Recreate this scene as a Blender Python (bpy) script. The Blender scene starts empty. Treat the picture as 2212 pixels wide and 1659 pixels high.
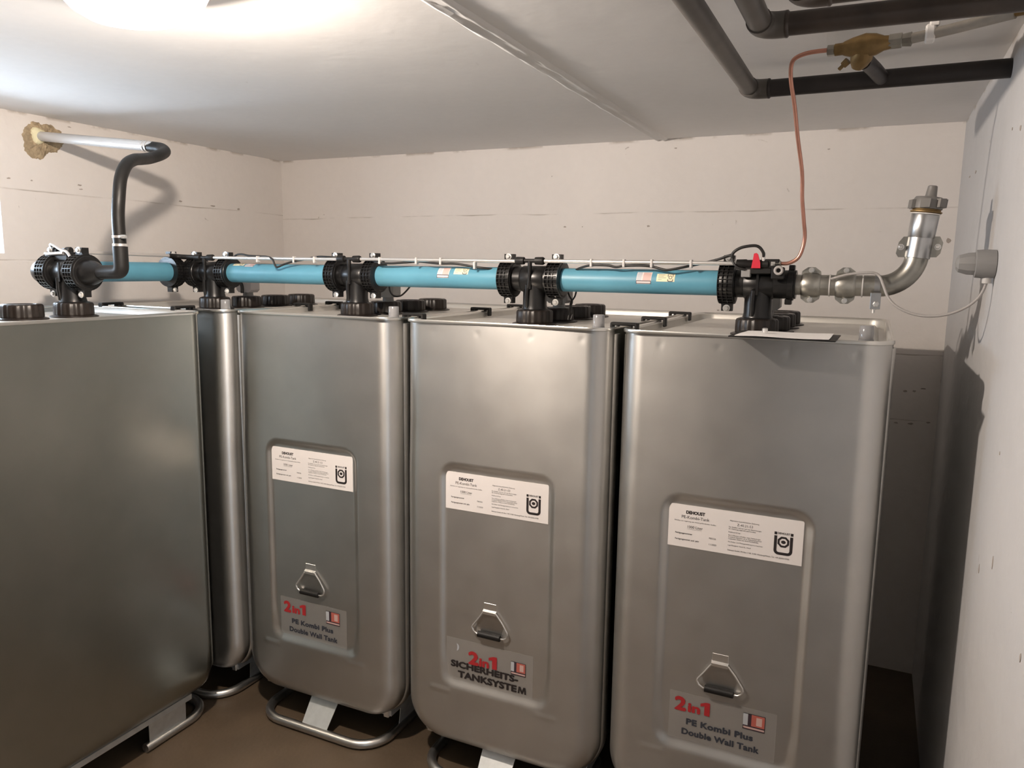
import bpy, math, random
from mathutils import Vector, Matrix
random.seed(7)
PI = math.pi
sc = bpy.context.scene
C = sc.collection

# ------------------------------------------------------------------ camera, world, light, exposure
cam = bpy.data.cameras.new('camera'); cam_o = bpy.data.objects.new('camera', cam); C.objects.link(cam_o)
cam.sensor_width = 36.0; cam.sensor_fit = 'HORIZONTAL'; cam.lens = 27.0; cam.clip_start = 0.02
cam_o.matrix_world = Matrix(((0.90443879, -0.07652182, 0.41968426, 0.0),
                             (0.42635714, 0.12871668, -0.89534999, 0.0),
                             (0.01449344, 0.98872465, 0.14904198, 1.83),
                             (0, 0, 0, 1)))
sc.camera = cam_o
sc.view_settings.view_transform = 'Standard'
sc.view_settings.look = 'None'
sc.view_settings.gamma = 1.0
sc.view_settings.use_curve_mapping = False
sc.view_settings.exposure = 1.22
W = bpy.data.worlds.new('overcast_sky'); sc.world = W; W.use_nodes = True
W.node_tree.nodes['Background'].inputs[0].default_value = (0.72, 0.86, 1.0, 1)
W.node_tree.nodes['Background'].inputs[1].default_value = 1.2
LAMP_STRENGTH = 5.0; LAMP_WATTS = 106.0
def area(name, loc, rot, sx, sy, power, col):
    l = bpy.data.lights.new(name, 'AREA'); l.shape = 'RECTANGLE'; l.size = sx; l.size_y = sy
    l.energy = power; l.color = col
    o = bpy.data.objects.new(name, l); C.objects.link(o); o.location = loc; o.rotation_euler = rot
    return o
# daylight standing in the light well of the cellar window
area('window_daylight', (-3.66, 1.64, 2.0), (0, -PI/2-0.55, 0), 0.30, 0.84, 14.5, (0.66, 0.82, 1.0))
# fill light added behind the camera, in a made-up doorway in the right wall
area('added_fill_light', (0.62, -0.95, 1.10), (0, PI/2, 0), 1.9, 0.8, 4.5, (0.80, 0.90, 1.0))

# ------------------------------------------------------------------ materials
def nodes(m):
    m.use_nodes = True; return m.node_tree.nodes, m.node_tree.links
def mat(name, col, rough=0.5, metal=0.0, bump=0.0, bscale=40.0, var=0.0, vscale=6.0, coat=0.0, detail=3.0, alpha=1.0, trans=0.0, rvar=0.0, spec=None):
    m = bpy.data.materials.new(name); N, L = nodes(m); b = N['Principled BSDF']
    b.inputs['Base Color'].default_value = (*col, 1); b.inputs['Roughness'].default_value = rough
    b.inputs['Metallic'].default_value = metal; b.inputs['Coat Weight'].default_value = coat
    b.inputs['Alpha'].default_value = alpha; b.inputs['Transmission Weight'].default_value = trans
    if spec is not None: b.inputs['Specular IOR Level'].default_value = spec
    tc = N.new('ShaderNodeTexCoord')
    if var or rvar:
        n = N.new('ShaderNodeTexNoise'); n.inputs['Scale'].default_value = vscale; n.inputs['Detail'].default_value = detail
        L.new(tc.outputs['Object'], n.inputs['Vector'])
        if var:
            r = N.new('ShaderNodeValToRGB'); L.new(n.outputs['Fac'], r.inputs[0])
            r.color_ramp.elements[0].position = 0.3; r.color_ramp.elements[1].position = 0.7
            r.color_ramp.elements[0].color = (*[c*(1-var) for c in col], 1)
            r.color_ramp.elements[1].color = (*[min(1, c*(1+var)) for c in col], 1)
            L.new(r.outputs[0], b.inputs['Base Color'])
        if rvar:
            mr = N.new('ShaderNodeMapRange'); mr.inputs['To Min'].default_value = rough-rvar; mr.inputs['To Max'].default_value = rough+rvar
            L.new(n.outputs['Fac'], mr.inputs['Value']); L.new(mr.outputs[0], b.inputs['Roughness'])
    if bump:
        n = N.new('ShaderNodeTexNoise'); n.inputs['Scale'].default_value = bscale; n.inputs['Detail'].default_value = 4
        L.new(tc.outputs['Object'], n.inputs['Vector'])
        bp = N.new('ShaderNodeBump'); bp.inputs['Strength'].default_value = bump; bp.inputs['Distance'].default_value = 0.01
        L.new(n.outputs['Fac'], bp.inputs['Height']); L.new(bp.outputs[0], b.inputs['Normal'])
    return m
def wall_mat(name, col, joints=(), axis='Z', edge=None, marks=0.0, bump=0.25, dirt=(0.30, 0.25, 0.20)):
    """painted concrete: fine relief, shuttering joints, little chips"""
    m = bpy.data.materials.new(name); N, L = nodes(m); b = N['Principled BSDF']
    b.inputs['Roughness'].default_value = 0.85; b.inputs['Specular IOR Level'].default_value = 0.2
    tc = N.new('ShaderNodeTexCoord'); sep = N.new('ShaderNodeSeparateXYZ'); L.new(tc.outputs['Object'], sep.inputs[0])
    def noise(scale, det=4.0, dist=0.0, vec=None):
        n = N.new('ShaderNodeTexNoise'); n.inputs['Scale'].default_value = scale; n.inputs['Detail'].default_value = det
        n.inputs['Distortion'].default_value = dist; L.new(vec or tc.outputs['Object'], n.inputs['Vector']); return n.outputs['Fac']
    def mth(op, a, b2=None, c=None, clamp=False):
        n = N.new('ShaderNodeMath'); n.operation = op; n.use_clamp = clamp
        for i, v in enumerate((a, b2, c)):
            if v is None: continue
            if isinstance(v, (int, float)): n.inputs[i].default_value = v
            else: L.new(v, n.inputs[i])
        return n.outputs[0]
    big = noise(1.3, 3); fine = noise(26, 6)
    v = mth('ADD', mth('MULTIPLY', mth('SUBTRACT', big, 0.5), 0.16), 1.0)
    v = mth('ADD', v, mth('MULTIPLY', mth('SUBTRACT', fine, 0.5), 0.05))
    mask = None
    wob = mth('MULTIPLY', mth('SUBTRACT', noise(2.5, 3), 0.5), 0.02)
    brk = noise(5.0, 5)
    for z0 in joints:
        d = mth('ABSOLUTE', mth('SUBTRACT', mth('ADD', sep.outputs[axis], wob), z0))
        line = mth('SUBTRACT', 1.0, mth('DIVIDE', d, 0.0040), clamp=True)
        line = mth('MULTIPLY', line, mth('MULTIPLY', mth('SUBTRACT', brk, 0.42), 4.0, clamp=True))
        line = mth('MULTIPLY', line, 0.75)
        mask = line if mask is None else mth('MAXIMUM', mask, line)
    if edge is not None:      # broken gap of the plaster along the ceiling
        d = mth('SUBTRACT', edge, sep.outputs['Z'])
        e = mth('SUBTRACT', 1.0, mth('DIVIDE', mth('ADD', d, mth('MULTIPLY', noise(9, 4), 0.012)), 0.020), clamp=True)
        e = mth('MULTIPLY', e, mth('MULTIPLY', mth('SUBTRACT', noise(6.5, 5), 0.51), 14.0, clamp=True))
        mask = e if mask is None else mth('MAXIMUM', mask, e)
    if marks:
        sp = mth('MULTIPLY', mth('SUBTRACT', noise(13, 8, 1.5), 0.735), 25.0, clamp=True)
        sp = mth('MULTIPLY', sp, marks); mask = sp if mask is None else mth('MAXIMUM', mask, sp)
    cc = N.new('ShaderNodeCombineColor')
    for i, c in enumerate(col): L.new(mth('MULTIPLY', v, c), cc.inputs[i])
    out = cc.outputs[0]
    if mask is not None:
        mx = N.new('ShaderNodeMix'); mx.data_type = 'RGBA'; L.new(mask, mx.inputs[0]); L.new(out, mx.inputs[6])
        mx.inputs[7].default_value = (*dirt, 1); out = mx.outputs[2]
    L.new(out, b.inputs['Base Color'])
    h = mth('ADD', mth('MULTIPLY', noise(7, 4), 1.0), mth('MULTIPLY', fine, 0.25))
    if mask is not None: h = mth('SUBTRACT', h, mth('MULTIPLY', mask, 0.6))
    bp = N.new('ShaderNodeBump'); bp.inputs['Strength'].default_value = bump; bp.inputs['Distance'].default_value = 0.02
    L.new(h, bp.inputs['Height']); L.new(bp.outputs[0], b.inputs['Normal'])
    return m
def emit_mat(name, col, s):
    m = bpy.data.materials.new(name); N, L = nodes(m); N.remove(N['Principled BSDF'])
    e = N.new('ShaderNodeEmission'); e.inputs[0].default_value = (*col, 1); e.inputs[1].default_value = s
    L.new(e.outputs[0], N['Material Output'].inputs[0]); return m
M = {}
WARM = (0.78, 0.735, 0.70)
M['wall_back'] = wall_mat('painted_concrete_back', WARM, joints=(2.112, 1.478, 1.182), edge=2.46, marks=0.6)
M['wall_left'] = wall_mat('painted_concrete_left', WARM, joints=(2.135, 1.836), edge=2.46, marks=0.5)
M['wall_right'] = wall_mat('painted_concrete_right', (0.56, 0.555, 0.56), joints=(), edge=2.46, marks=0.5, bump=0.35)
M['ceiling'] = wall_mat('painted_ceiling', (0.86, 0.845, 0.83), marks=0.15, bump=0.08)
M['wall_front'] = wall_mat('bare_concrete_front', (0.22, 0.20, 0.18))
M['floor'] = mat('screed_floor', (0.085, 0.060, 0.038), 0.5, var=0.15, vscale=5, bump=0.1, bscale=60)
M['steel'] = mat('galvanised_sheet', (0.61, 0.60, 0.58), 0.41, 1.0, var=0.03, vscale=9, bump=0.012, bscale=2.2, rvar=0.03)
b_ = M['steel'].node_tree.nodes['Principled BSDF']; b_.inputs['Anisotropic'].default_value = 0.55; b_.inputs['Anisotropic Rotation'].default_value = 0.25
tg_ = M['steel'].node_tree.nodes.new('ShaderNodeTangent'); tg_.direction_type = 'RADIAL'; tg_.axis = 'Z'; M['steel'].node_tree.links.new(tg_.outputs[0], b_.inputs['Tangent'])
M['steel_side_shaded'] = M['steel'].copy(); [setattr(n_.inputs['To Min'], 'default_value', .275) or setattr(n_.inputs['To Max'], 'default_value', .285) for n_ in M['steel_side_shaded'].node_tree.nodes if n_.type == 'MAP_RANGE']; M['steel_side_shaded'].node_tree.nodes['Color Ramp'].color_ramp.elements[0].color = (.37, .38, .345, 1); M['steel_side_shaded'].node_tree.nodes['Color Ramp'].color_ramp.elements[1].color = (.40, .405, .37, 1)  # same sheet as the fronts, with shade on the sides darkened into its colour
[setattr(n_.inputs['Strength'], 'default_value', .003) for n_ in M['steel_side_shaded'].node_tree.nodes if n_.type == 'BUMP']
M['steel_plain'] = mat('galvanised_plain', (0.56, 0.55, 0.53), 0.38, 1.0, var=0.06, vscale=20)
M['rim'] = mat('folded_steel_rim', (0.72, 0.70, 0.66), 0.28, 1.0)
M['top'] = mat('tank_top_sheet', (0.62, 0.60, 0.56), 0.42, 0.6, var=0.05, vscale=5)
M['zinc'] = mat('zinc_bracket', (0.66, 0.68, 0.68), 0.45, 0.75, var=0.08, vscale=30)
M['black'] = mat('black_polyethylene', (0.008, 0.0075, 0.0075), 0.33, spec=0.45)
M['black_matt'] = mat('black_plastic_matt', (0.010, 0.009, 0.0085), 0.5, spec=0.35)
M['black_cap'] = mat('black_cap_plastic', (0.013, 0.009, 0.007), 0.38, spec=0.45)
M['rubber'] = mat('black_rubber_hose', (0.010, 0.009, 0.008), 0.45, spec=0.35, bump=0.05, bscale=90)
M['cable'] = mat('black_cable', (0.015, 0.014, 0.013), 0.5)
M['blue'] = mat('blue_pipe_plastic', (0.10, 0.29, 0.39), 0.42, var=0.05, vscale=8, spec=0.4)
M['alu'] = mat('bright_aluminium', (0.88, 0.86, 0.84), 0.28, 0.85)
M['bolt'] = mat('zinc_bolt', (0.80, 0.79, 0.77), 0.3, 0.9)
M['galv'] = mat('hot_dip_galvanised', (0.40, 0.39, 0.355), 0.38, 1.0, var=0.22, vscale=18, detail=6, rvar=0.08)
M['galv_bright'] = mat('zinc_plated', (0.52, 0.525, 0.53), 0.32, 1.0, var=0.1, vscale=25)
M['cast'] = mat('grey_cast_cap', (0.22, 0.21, 0.20), 0.55, 0.3, bump=0.1, bscale=60)
M['brass'] = mat('tarnished_brass', (0.25, 0.165, 0.07), 0.5, 0.7, var=0.25, vscale=25, bump=0.1, bscale=50)
M['copper'] = mat('copper_tube', (0.58, 0.29, 0.22), 0.34, 0.85, var=0.1, vscale=20)
M['red'] = mat('red_handle', (0.62, 0.025, 0.05), 0.4)
M['greyplastic'] = mat('grey_plastic', (0.27, 0.265, 0.26), 0.5)
M['greycable'] = mat('grey_cable', (0.40, 0.375, 0.36), 0.5)
M['clipgrey'] = mat('pale_grey_clip', (0.58, 0.56, 0.54), 0.5)
M['smoke'] = mat('smoky_clear_plastic', (0.46, 0.43, 0.43), 0.2, alpha=0.72)
M['clear'] = mat('clear_plastic', (0.35, 0.35, 0.36), 0.10, alpha=0.6)
M['clear_cap'] = mat('frosted_plastic', (0.24, 0.24, 0.25), 0.25, alpha=0.85)
M['oldpipe'] = mat('dark_painted_pipe', (0.050, 0.037, 0.030), 0.42, var=0.3, vscale=14, bump=0.1, bscale=40)
M['oldpipe2'] = mat('black_bitumen_pipe', (0.018, 0.014, 0.013), 0.5, var=0.3, vscale=16, bump=0.1, bscale=40)
M['oldgrey'] = mat('grey_brown_pipe', (0.085, 0.075, 0.066), 0.45, var=0.2, vscale=12)
M['whitepipe'] = mat('overpainted_pipe', (0.34, 0.31, 0.27), 0.7, var=0.12, vscale=20, bump=0.2, bscale=60)
M['pvc'] = mat('pale_pvc_pipe', (0.60, 0.61, 0.62), 0.25, 0.3)
M['mortar'] = mat('brown_mortar', (0.40, 0.31, 0.20), 0.95, var=0.3, vscale=40, bump=0.8, bscale=70, detail=6)
M['foam'] = mat('cream_foam', (0.80, 0.74, 0.50), 0.9, bump=0.4, bscale=90)
M['chip'] = mat('chipped_concrete', (0.40, 0.35, 0.31), 0.9)
M['label'] = mat('label_paper', (0.80, 0.76, 0.74), 0.6)
M['film'] = mat('sticker_film', (0.50, 0.48, 0.46), 0.35, alpha=0.26)
M['ink'] = mat('black_ink', (0.025, 0.02, 0.02), 0.5)
M['ink_grey'] = mat('grey_ink', (0.11, 0.10, 0.10), 0.5)
M['ink_navy'] = mat('dark_blue_ink', (0.04, 0.045, 0.06), 0.5)
M['ink_red'] = mat('red_ink', (0.42, 0.025, 0.03), 0.5)
M['pic_red'] = mat('picture_red', (0.50, 0.13, 0.10), 0.5)
M['pic_pink'] = mat('picture_pink', (0.62, 0.42, 0.38), 0.5)
M['pic_dark'] = mat('picture_dark', (0.05, 0.03, 0.04), 0.5)
M['pic_grey'] = mat('picture_grey', (0.50, 0.52, 0.55), 0.5)
M['pic_pale'] = mat('picture_pale', (0.78, 0.68, 0.66), 0.5)
M['cream'] = mat('cream_label', (0.82, 0.74, 0.50), 0.5)
M['paper'] = mat('white_paper', (0.82, 0.80, 0.78), 0.7)
M['pane'] = mat('window_glass', (0.9, 0.95, 1.0), 0.05, alpha=0.08)
M['frame'] = mat('window_frame_paint', (0.7, 0.7, 0.7), 0.5)
m_ = emit_mat('lit_lamp_glass', (1.0, 0.84, 0.64), LAMP_STRENGTH); N_, L_ = m_.node_tree.nodes, m_.node_tree.links
tr_ = N_.new('ShaderNodeBsdfTransparent'); mx_ = N_.new('ShaderNodeMixShader'); mx_.inputs[0].default_value = 0.3
L_.new(tr_.outputs[0], mx_.inputs[1]); L_.new(N_['Emission'].outputs[0], mx_.inputs[2]); L_.new(mx_.outputs[0], N_['Material Output'].inputs[0]); M['lampglass'] = m_
M['door'] = mat('grey_steel_door', (0.20, 0.19, 0.18), 0.5)
M['lampbase'] = mat('brown_lamp_casting', (0.30, 0.20, 0.12), 0.5)

# ------------------------------------------------------------------ mesh helpers
def frame_of(d):
    d = Vector(d).normalized(); up = Vector((0, 0, 1)) if abs(d.z) < 0.95 else Vector((1, 0, 0))
    a = d.cross(up).normalized(); b = a.cross(d).normalized(); return a, b
def catmull(pts, n=8, closed=False):
    P = [Vector(p) for p in pts]; out = []; k = len(P)
    for i in range(k if closed else k-1):
        if closed: p0, p1, p2, p3 = P[(i-1) % k], P[i], P[(i+1) % k], P[(i+2) % k]
        else: p0 = P[max(i-1, 0)]; p1 = P[i]; p2 = P[i+1]; p3 = P[min(i+2, k-1)]
        for j in range(n):
            t = j/n; t2 = t*t; t3 = t2*t
            out.append(0.5*((2*p1)+(p2-p0)*t+(2*p0-5*p1+4*p2-p3)*t2+(3*p1-p0-3*p2+p3)*t3))
    if not closed: out.append(P[-1])
    return out
def bend(a, corner, b, n=8):
    """straight - quarter bend - straight"""
    a, c, b = Vector(a), Vector(corner), Vector(b); out = []
    for i in range(n+1):
        t = i/n; out.append((1-t)**2*a + 2*t*(1-t)*c + t*t*b)
    return out
class MB:
    def __init__(s): s.v = []; s.f = []
    def add(s, vs, fs):
        k = len(s.v); s.v += [tuple(v) for v in vs]; s.f += [tuple(i+k for i in f) for f in fs]; return s
    def box(s, a, b, bev=0.0):
        x0, y0, z0 = a; x1, y1, z1 = b
        if not bev:
            return s.add([(x0,y0,z0),(x1,y0,z0),(x1,y1,z0),(x0,y1,z0),(x0,y0,z1),(x1,y0,z1),(x1,y1,z1),(x0,y1,z1)],
                         [(0,3,2,1),(4,5,6,7),(0,1,5,4),(1,2,6,5),(2,3,7,6),(3,0,4,7)])
        e = bev; vs = []
        for X, sx in ((x0, 1), (x1, -1)):
            for Y, sy in ((y0, 1), (y1, -1)):
                for Z, sz in ((z0, 1), (z1, -1)):
                    vs += [(X, Y+sy*e, Z+sz*e), (X+sx*e, Y, Z+sz*e), (X+sx*e, Y+sy*e, Z)]
        import bmesh
        bm = bmesh.new()
        for v in vs: bm.verts.new(v)
        bmesh.ops.convex_hull(bm, input=bm.verts)
        bmesh.ops.dissolve_limit(bm, angle_limit=0.02, verts=bm.verts, edges=bm.edges)
        bm.verts.index_update()
        r = s.add([v.co for v in bm.verts], [[v.index for v in f.verts] for f in bm.faces]); bm.free(); return r
    def obox(s, c, ax, ay, az):
        c, ax, ay, az = map(Vector, (c, ax, ay, az)); vs = []
        for k in (-1, 1):
            for i, j in ((-1,-1),(1,-1),(1,1),(-1,1)): vs.append(c+ax*i+ay*j+az*k)
        return s.add(vs, [(0,3,2,1),(4,5,6,7),(0,1,5,4),(1,2,6,5),(2,3,7,6),(3,0,4,7)])
    def lathe(s, o, d, prof, n=28, caps=True):
        """prof: (distance along d, radius)"""
        o = Vector(o); d = Vector(d).normalized(); a, b = frame_of(d); vs = []; fs = []
        for h, r in prof:
            for i in range(n):
                t = 2*PI*i/n; vs.append(o+d*h+(a*math.cos(t)+b*math.sin(t))*r)
        for k in range(len(prof)-1):
            for i in range(n):
                j = (i+1) % n; fs.append((k*n+i, k*n+j, (k+1)*n+j, (k+1)*n+i))
        if caps:
            fs.append(tuple(range(n-1, -1, -1))); fs.append(tuple((len(prof)-1)*n+i for i in range(n)))
        return s.add(vs, fs)
    def cyl(s, p, q, r, n=24, r2=None):
        p, q = Vector(p), Vector(q); return s.lathe(p, q-p, [(0, r), ((q-p).length, r if r2 is None else r2)], n)
    def sweep(s, pts, r, n=12, closed=False, caps=True):
        P = [Vector(p) for p in pts]; k = len(P); vs = []; fs = []; a = None
        for i in range(k):
            if closed: t = (P[(i+1) % k]-P[i-1]).normalized()
            else: t = (P[min(i+1, k-1)]-P[max(i-1, 0)]).normalized()
            if a is None: a, b = frame_of(t)
            else:
                a = (a-t*a.dot(t)).normalized(); b = a.cross(t).normalized()
            rr = r[i] if isinstance(r, (list, tuple)) else r
            for j in range(n):
                w = 2*PI*j/n; vs.append(P[i]+(a*math.cos(w)+b*math.sin(w))*rr)
        for i in range(k if closed else k-1):
            m = (i+1) % k
            for j in range(n):
                l = (j+1) % n; fs.append((i*n+j, i*n+l, m*n+l, m*n+j))
        if caps and not closed:
            fs.append(tuple(range(n-1, -1, -1))); fs.append(tuple((k-1)*n+i for i in range(n)))
        return s.add(vs, fs)
    def prism(s, poly, o, u, v, w):
        """polygon (list of 2D) in plane o,u,v thickened by vector w"""
        o, u, v, w = map(Vector, (o, u, v, w)); n = len(poly)
        vs = [o+u*p[0]+v*p[1] for p in poly] + [o+u*p[0]+v*p[1]+w for p in poly]
        fs = [tuple(range(n-1, -1, -1)), tuple(range(n, 2*n))] + [(i, (i+1) % n, n+(i+1) % n, n+i) for i in range(n)]
        return s.add(vs, fs)
    def mesh(s, name, m, smooth=38):
        me = bpy.data.meshes.new(name); me.from_pydata(s.v, [], s.f); me.validate()
        import bmesh
        bm = bmesh.new(); bm.from_mesh(me); bmesh.ops.recalc_face_normals(bm, faces=bm.faces); bm.to_mesh(me); bm.free()
        me.materials.append(m)
        if smooth:
            me.shade_smooth(); me.set_sharp_from_angle(angle=math.radians(smooth))
        return me
CACHE = {}
def part(name, mb, m, parent=None, loc=None, rot=None, smooth=38, key=None, label=None):
    if key is not None and key in CACHE: me = CACHE[key]
    else:
        if callable(mb): mb = mb()
        me = mb.mesh(name, M[m] if isinstance(m, str) else m, smooth)
        if key is not None: CACHE[key] = me
    o = bpy.data.objects.new(name, me); C.objects.link(o)
    if parent is not None: o.parent = parent
    if loc is not None: o.location = loc
    if rot is not None: o.rotation_euler = rot
    if label: o['label'] = label
    return o
def thing(name, label, cat, loc=(0, 0, 0), group=None, rot=None):
    o = bpy.data.objects.new(name, None); C.objects.link(o); o.location = loc; o.empty_display_size = 0.05
    if rot: o.rotation_euler = rot
    o['label'] = label; o['category'] = cat
    if group: o['group'] = group
    return o
def single(name, mb, m, label, cat, group=None, smooth=38, loc=None, key=None):
    o = part(name, mb, m, None, loc=loc, smooth=smooth, key=key); o['label'] = label; o['category'] = cat
    if group: o['group'] = group
    return o
def struct(name, mb, m, smooth=0, parent=None):
    o = part(name, mb, m, parent, smooth=smooth); o['kind'] = 'structure'; return o
def text_into(mb, s, size, x, z, align='CENTER', bold=0.0, sx=1.0, shear=0.0, space=1.0, y=0.0):
    """flat lettering in the XZ plane facing -Y, baseline at z"""
    cu = bpy.data.curves.new('t', 'FONT'); cu.body = s; cu.size = size; cu.align_x = align; cu.offset = bold
    heavy = bold >= .0008; cu.offset = min(bold, .0003) if heavy else bold
    cu.shear = shear; cu.space_character = space; cu.resolution_u = 3
    ob = bpy.data.objects.new('t', cu); C.objects.link(ob)
    dg = bpy.context.evaluated_depsgraph_get(); me = bpy.data.meshes.new_from_object(ob.evaluated_get(dg))
    k = bold*.9
    for i, (ox, oz) in enumerate(((0, 0), (k, 0), (-k, 0), (0, k), (0, -k), (k*.7, k*.7), (-k*.7, -k*.7)) if heavy else ((0, 0),)):
        mb.add([(x+v.co.x*sx+ox, y-i*.00002, z+v.co.y+oz) for v in me.vertices], [tuple(p.vertices) for p in me.polygons])
    bpy.data.objects.remove(ob); bpy.data.curves.remove(cu); bpy.data.meshes.remove(me)

# ------------------------------------------------------------------ the room
X0, X1, Y0, Y1, H = -3.37, 0.285, -1.5, 3.80, 2.46
struct('floor', MB().box((X0-.3, Y0-.3, -.1), (X1+.3, Y1+.3, 0)), 'floor')
struct('ceiling', MB().box((X0-.3, Y0-.3, H), (X1+.3, Y1+.3, H+.15)), 'ceiling')
struct('wall_back', MB().box((X0-.3, Y1, 0), (X1+.3, Y1+.3, H)), 'wall_back')
DA, DB = -1.37, -0.53  # opening added in the unseen wall to let the fill light in
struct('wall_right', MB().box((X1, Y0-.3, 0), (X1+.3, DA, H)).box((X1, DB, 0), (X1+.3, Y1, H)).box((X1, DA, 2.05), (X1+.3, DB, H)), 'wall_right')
WY0, WY1, WZ0, WZ1 = 1.22, 2.078, 1.862, 2.16
m_ = MB(); m_.box((X0-.3, Y0-.3, 0), (X0, WY0, H)).box((X0-.3, WY1, 0), (X0, Y1, H))
m_.box((X0-.3, WY0, 0), (X0, WY1, WZ0)).box((X0-.3, WY0, WZ1), (X0, WY1, H)); struct('wall_left', m_, 'wall_left')
struct('wall_front', MB().box((X0, Y0-.2, 0), (X1, Y0, H)), 'wall_front')
struct('added_doorway_1', MB().box((X1-.02, DA, 0), (X1+.12, DA+.04, 2.05)).box((X1-.02, DB-.04, 0), (X1+.12, DB, 2.05)).box((X1-.02, DA+.04, 2.01), (X1+.12, DB-.04, 2.05)), 'frame')  # frame of the added opening, out of view
wf = MB(); wx = X0-.2
wf.box((wx-.02, WY0, WZ0), (wx+.02, WY1, WZ0+.03)).box((wx-.02, WY0, WZ1-.03), (wx+.02, WY1, WZ1))
wf.box((wx-.02, WY0, WZ0+.03), (wx+.02, WY0+.03, WZ1-.03)).box((wx-.02, WY1-.03, WZ0+.03), (wx+.02, WY1, WZ1-.03))
wf.box((wx-.018, 1.635, WZ0+.03), (wx+.018, 1.665, WZ1-.03)); win = struct('window_1', wf, 'frame')
part('pane', MB().box((wx-.003, WY0+.03, WZ0+.03), (wx+.003, 1.635, WZ1-.03)), 'pane', win, smooth=0); part('pane', MB().box((wx-.003, 1.665, WZ0+.03), (wx+.003, WY1-.03, WZ1-.03)), 'pane', win, smooth=0)
# formwork seam across the ceiling: two raised concrete ridges beside a groove
def seam():
    mb = MB(); rows = 90; prof = [(-.034, 0), (-.028, .006), (-.018, .009), (-.008, .004), (0, .0055), (.008, .0035), (.018, .010), (.029, .006), (.035, 0)]
    vs = []; fs = []; n = len(prof)
    for i in range(rows):
        y = Y0 + (Y1-Y0)*i/(rows-1)
        for k, (x, h) in enumerate(prof):
            j = 0 if h == 0 else random.uniform(-.0018, .0022)
            vs.append((-1.0+x+random.uniform(-.002, .002), y, H-h-j if h else H+.001))
    for i in range(rows-1):
        for k in range(n-1): fs.append((i*n+k, i*n+k+1, (i+1)*n+k+1, (i+1)*n+k))
    return mb.add(vs, fs)
struct('trim_1', seam(), 'ceiling', smooth=60)

# mortar patch and foam where the vent pipe enters the left wall
def patch():
    mb = MB(); n = 56; rings = 9; vs = []; fs = []; cy, cz = 2.281, 2.358
    def R(t):
        base = 0.078 + 0.014*math.sin(t*2+0.9) + 0.009*math.sin(3*t+1.2) + 0.003*math.sin(7*t) + 0.002*math.sin(12*t+2)
        return base
    rad = [R(2*PI*i/n)+random.uniform(-.003, .003) for i in range(n)]
    for k in range(rings):
        f = k/(rings-1)
        for i in range(n):
            t = 2*PI*i/n; r = rad[i]*f; h = 0.012*(1-f**3)+random.uniform(-.003, .003) if k < rings-1 else -.002
            vs.append((X0+h, cy+math.cos(t)*r*1.08, cz+math.sin(t)*r*1.16))
    for k in range(rings-1):
        for i in range(n):
            j = (i+1) % n; fs.append((k*n+i, k*n+j, (k+1)*n+j, (k+1)*n+i))
    return mb.add(vs, fs)
single('mortar_patch', patch(), 'mortar', 'rough brown mortar patch round the vent pipe on the left wall', 'mortar patch', smooth=25)
def foam():
    mb = MB(); vs = []; fs = []; n = 26; m = 8
    for k in range(m):
        a = PI/2*k/(m-1)
        for i in range(n):
            t = 2*PI*i/n; r = (.036+.004*math.sin(3*t+1))*math.cos(a)+.0001
            vs.append((X0+.006+.022*math.sin(a), 2.262+r*math.cos(t), 2.372+r*math.sin(t)))
    for k in range(m-1):
        for i in range(n):
            j = (i+1) % n; fs.append((k*n+i, k*n+j, (k+1)*n+j, (k+1)*n+i))
    return mb.add(vs, fs)
single('foam_collar', foam(), 'foam', 'cream sealing foam around the end of the pale vent pipe', 'foam', smooth=60)

# small chips knocked out of the wall paint
def chip(r, e):
    mb = MB(); n = 9; pts = [(r*random.uniform(.55, 1.1)*math.cos(2*PI*i/n), e*r*random.uniform(.55, 1.1)*math.sin(2*PI*i/n)) for i in range(n)]
    return mb.prism(pts, (0, 0, 0), (1, 0, 0), (0, 0, 1), (0, .003, 0))
wb, wr, wl = (bpy.data.objects[n] for n in ('wall_back', 'wall_right', 'wall_left'))
for x, z, r, e in ((-1.491, 2.047, .008, .7), (-1.394, 2.046, .004, .6), (-1.048, 2.047, .009, .6), (.262, 1.973, .010, 1.3), (-.686, 1.644, .008, .5), (.150, 1.315, .012, .5), (.186, 1.318, .010, .6),
                   (.221, 1.331, .012, .3), (.125, 1.169, .010, .4), (.185, 1.171, .013, .45), (.252, 1.182, .010, .4), (-.927, 2.414, .008, .4), (-.240, 2.375, .007, .4)):
    part('paint_chip', chip(r, e), 'chip', wb, loc=(x, Y1-.0012, z), smooth=0)
for y, z, r, e in ((2.26, 2.183, .012, .6), (2.40, 2.203, .010, .5), (3.414, 2.194, .03, .12), (3.211, 2.188, .022, .25), (2.151, 1.105, .006, 3), (1.962, 1.19, .006, 2.6), (1.561, 1.152, .006, 1.6), (2.033, 1.426, .005, 1)):
    part('paint_chip', chip(r, e), 'chip', wr, loc=(X1-.0012, y, z), rot=(0, 0, -PI/2), smooth=0)
for y, z, r, e in ((2.121, 2.177, .010, .4), (2.22, 2.178, .006, .7), (2.446, 2.181, .012, .4), (2.452, 2.163, .010, .3), (3.019, 2.155, .012, .5), (3.24, 2.148, .02, .25), (3.43, 2.144, .014, .5), (2.415, 2.434, .010, .3)):
    part('paint_chip', chip(r, e), 'chip', wl, loc=(X0+.0012, y, z), rot=(0, 0, PI/2), smooth=0)

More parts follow.
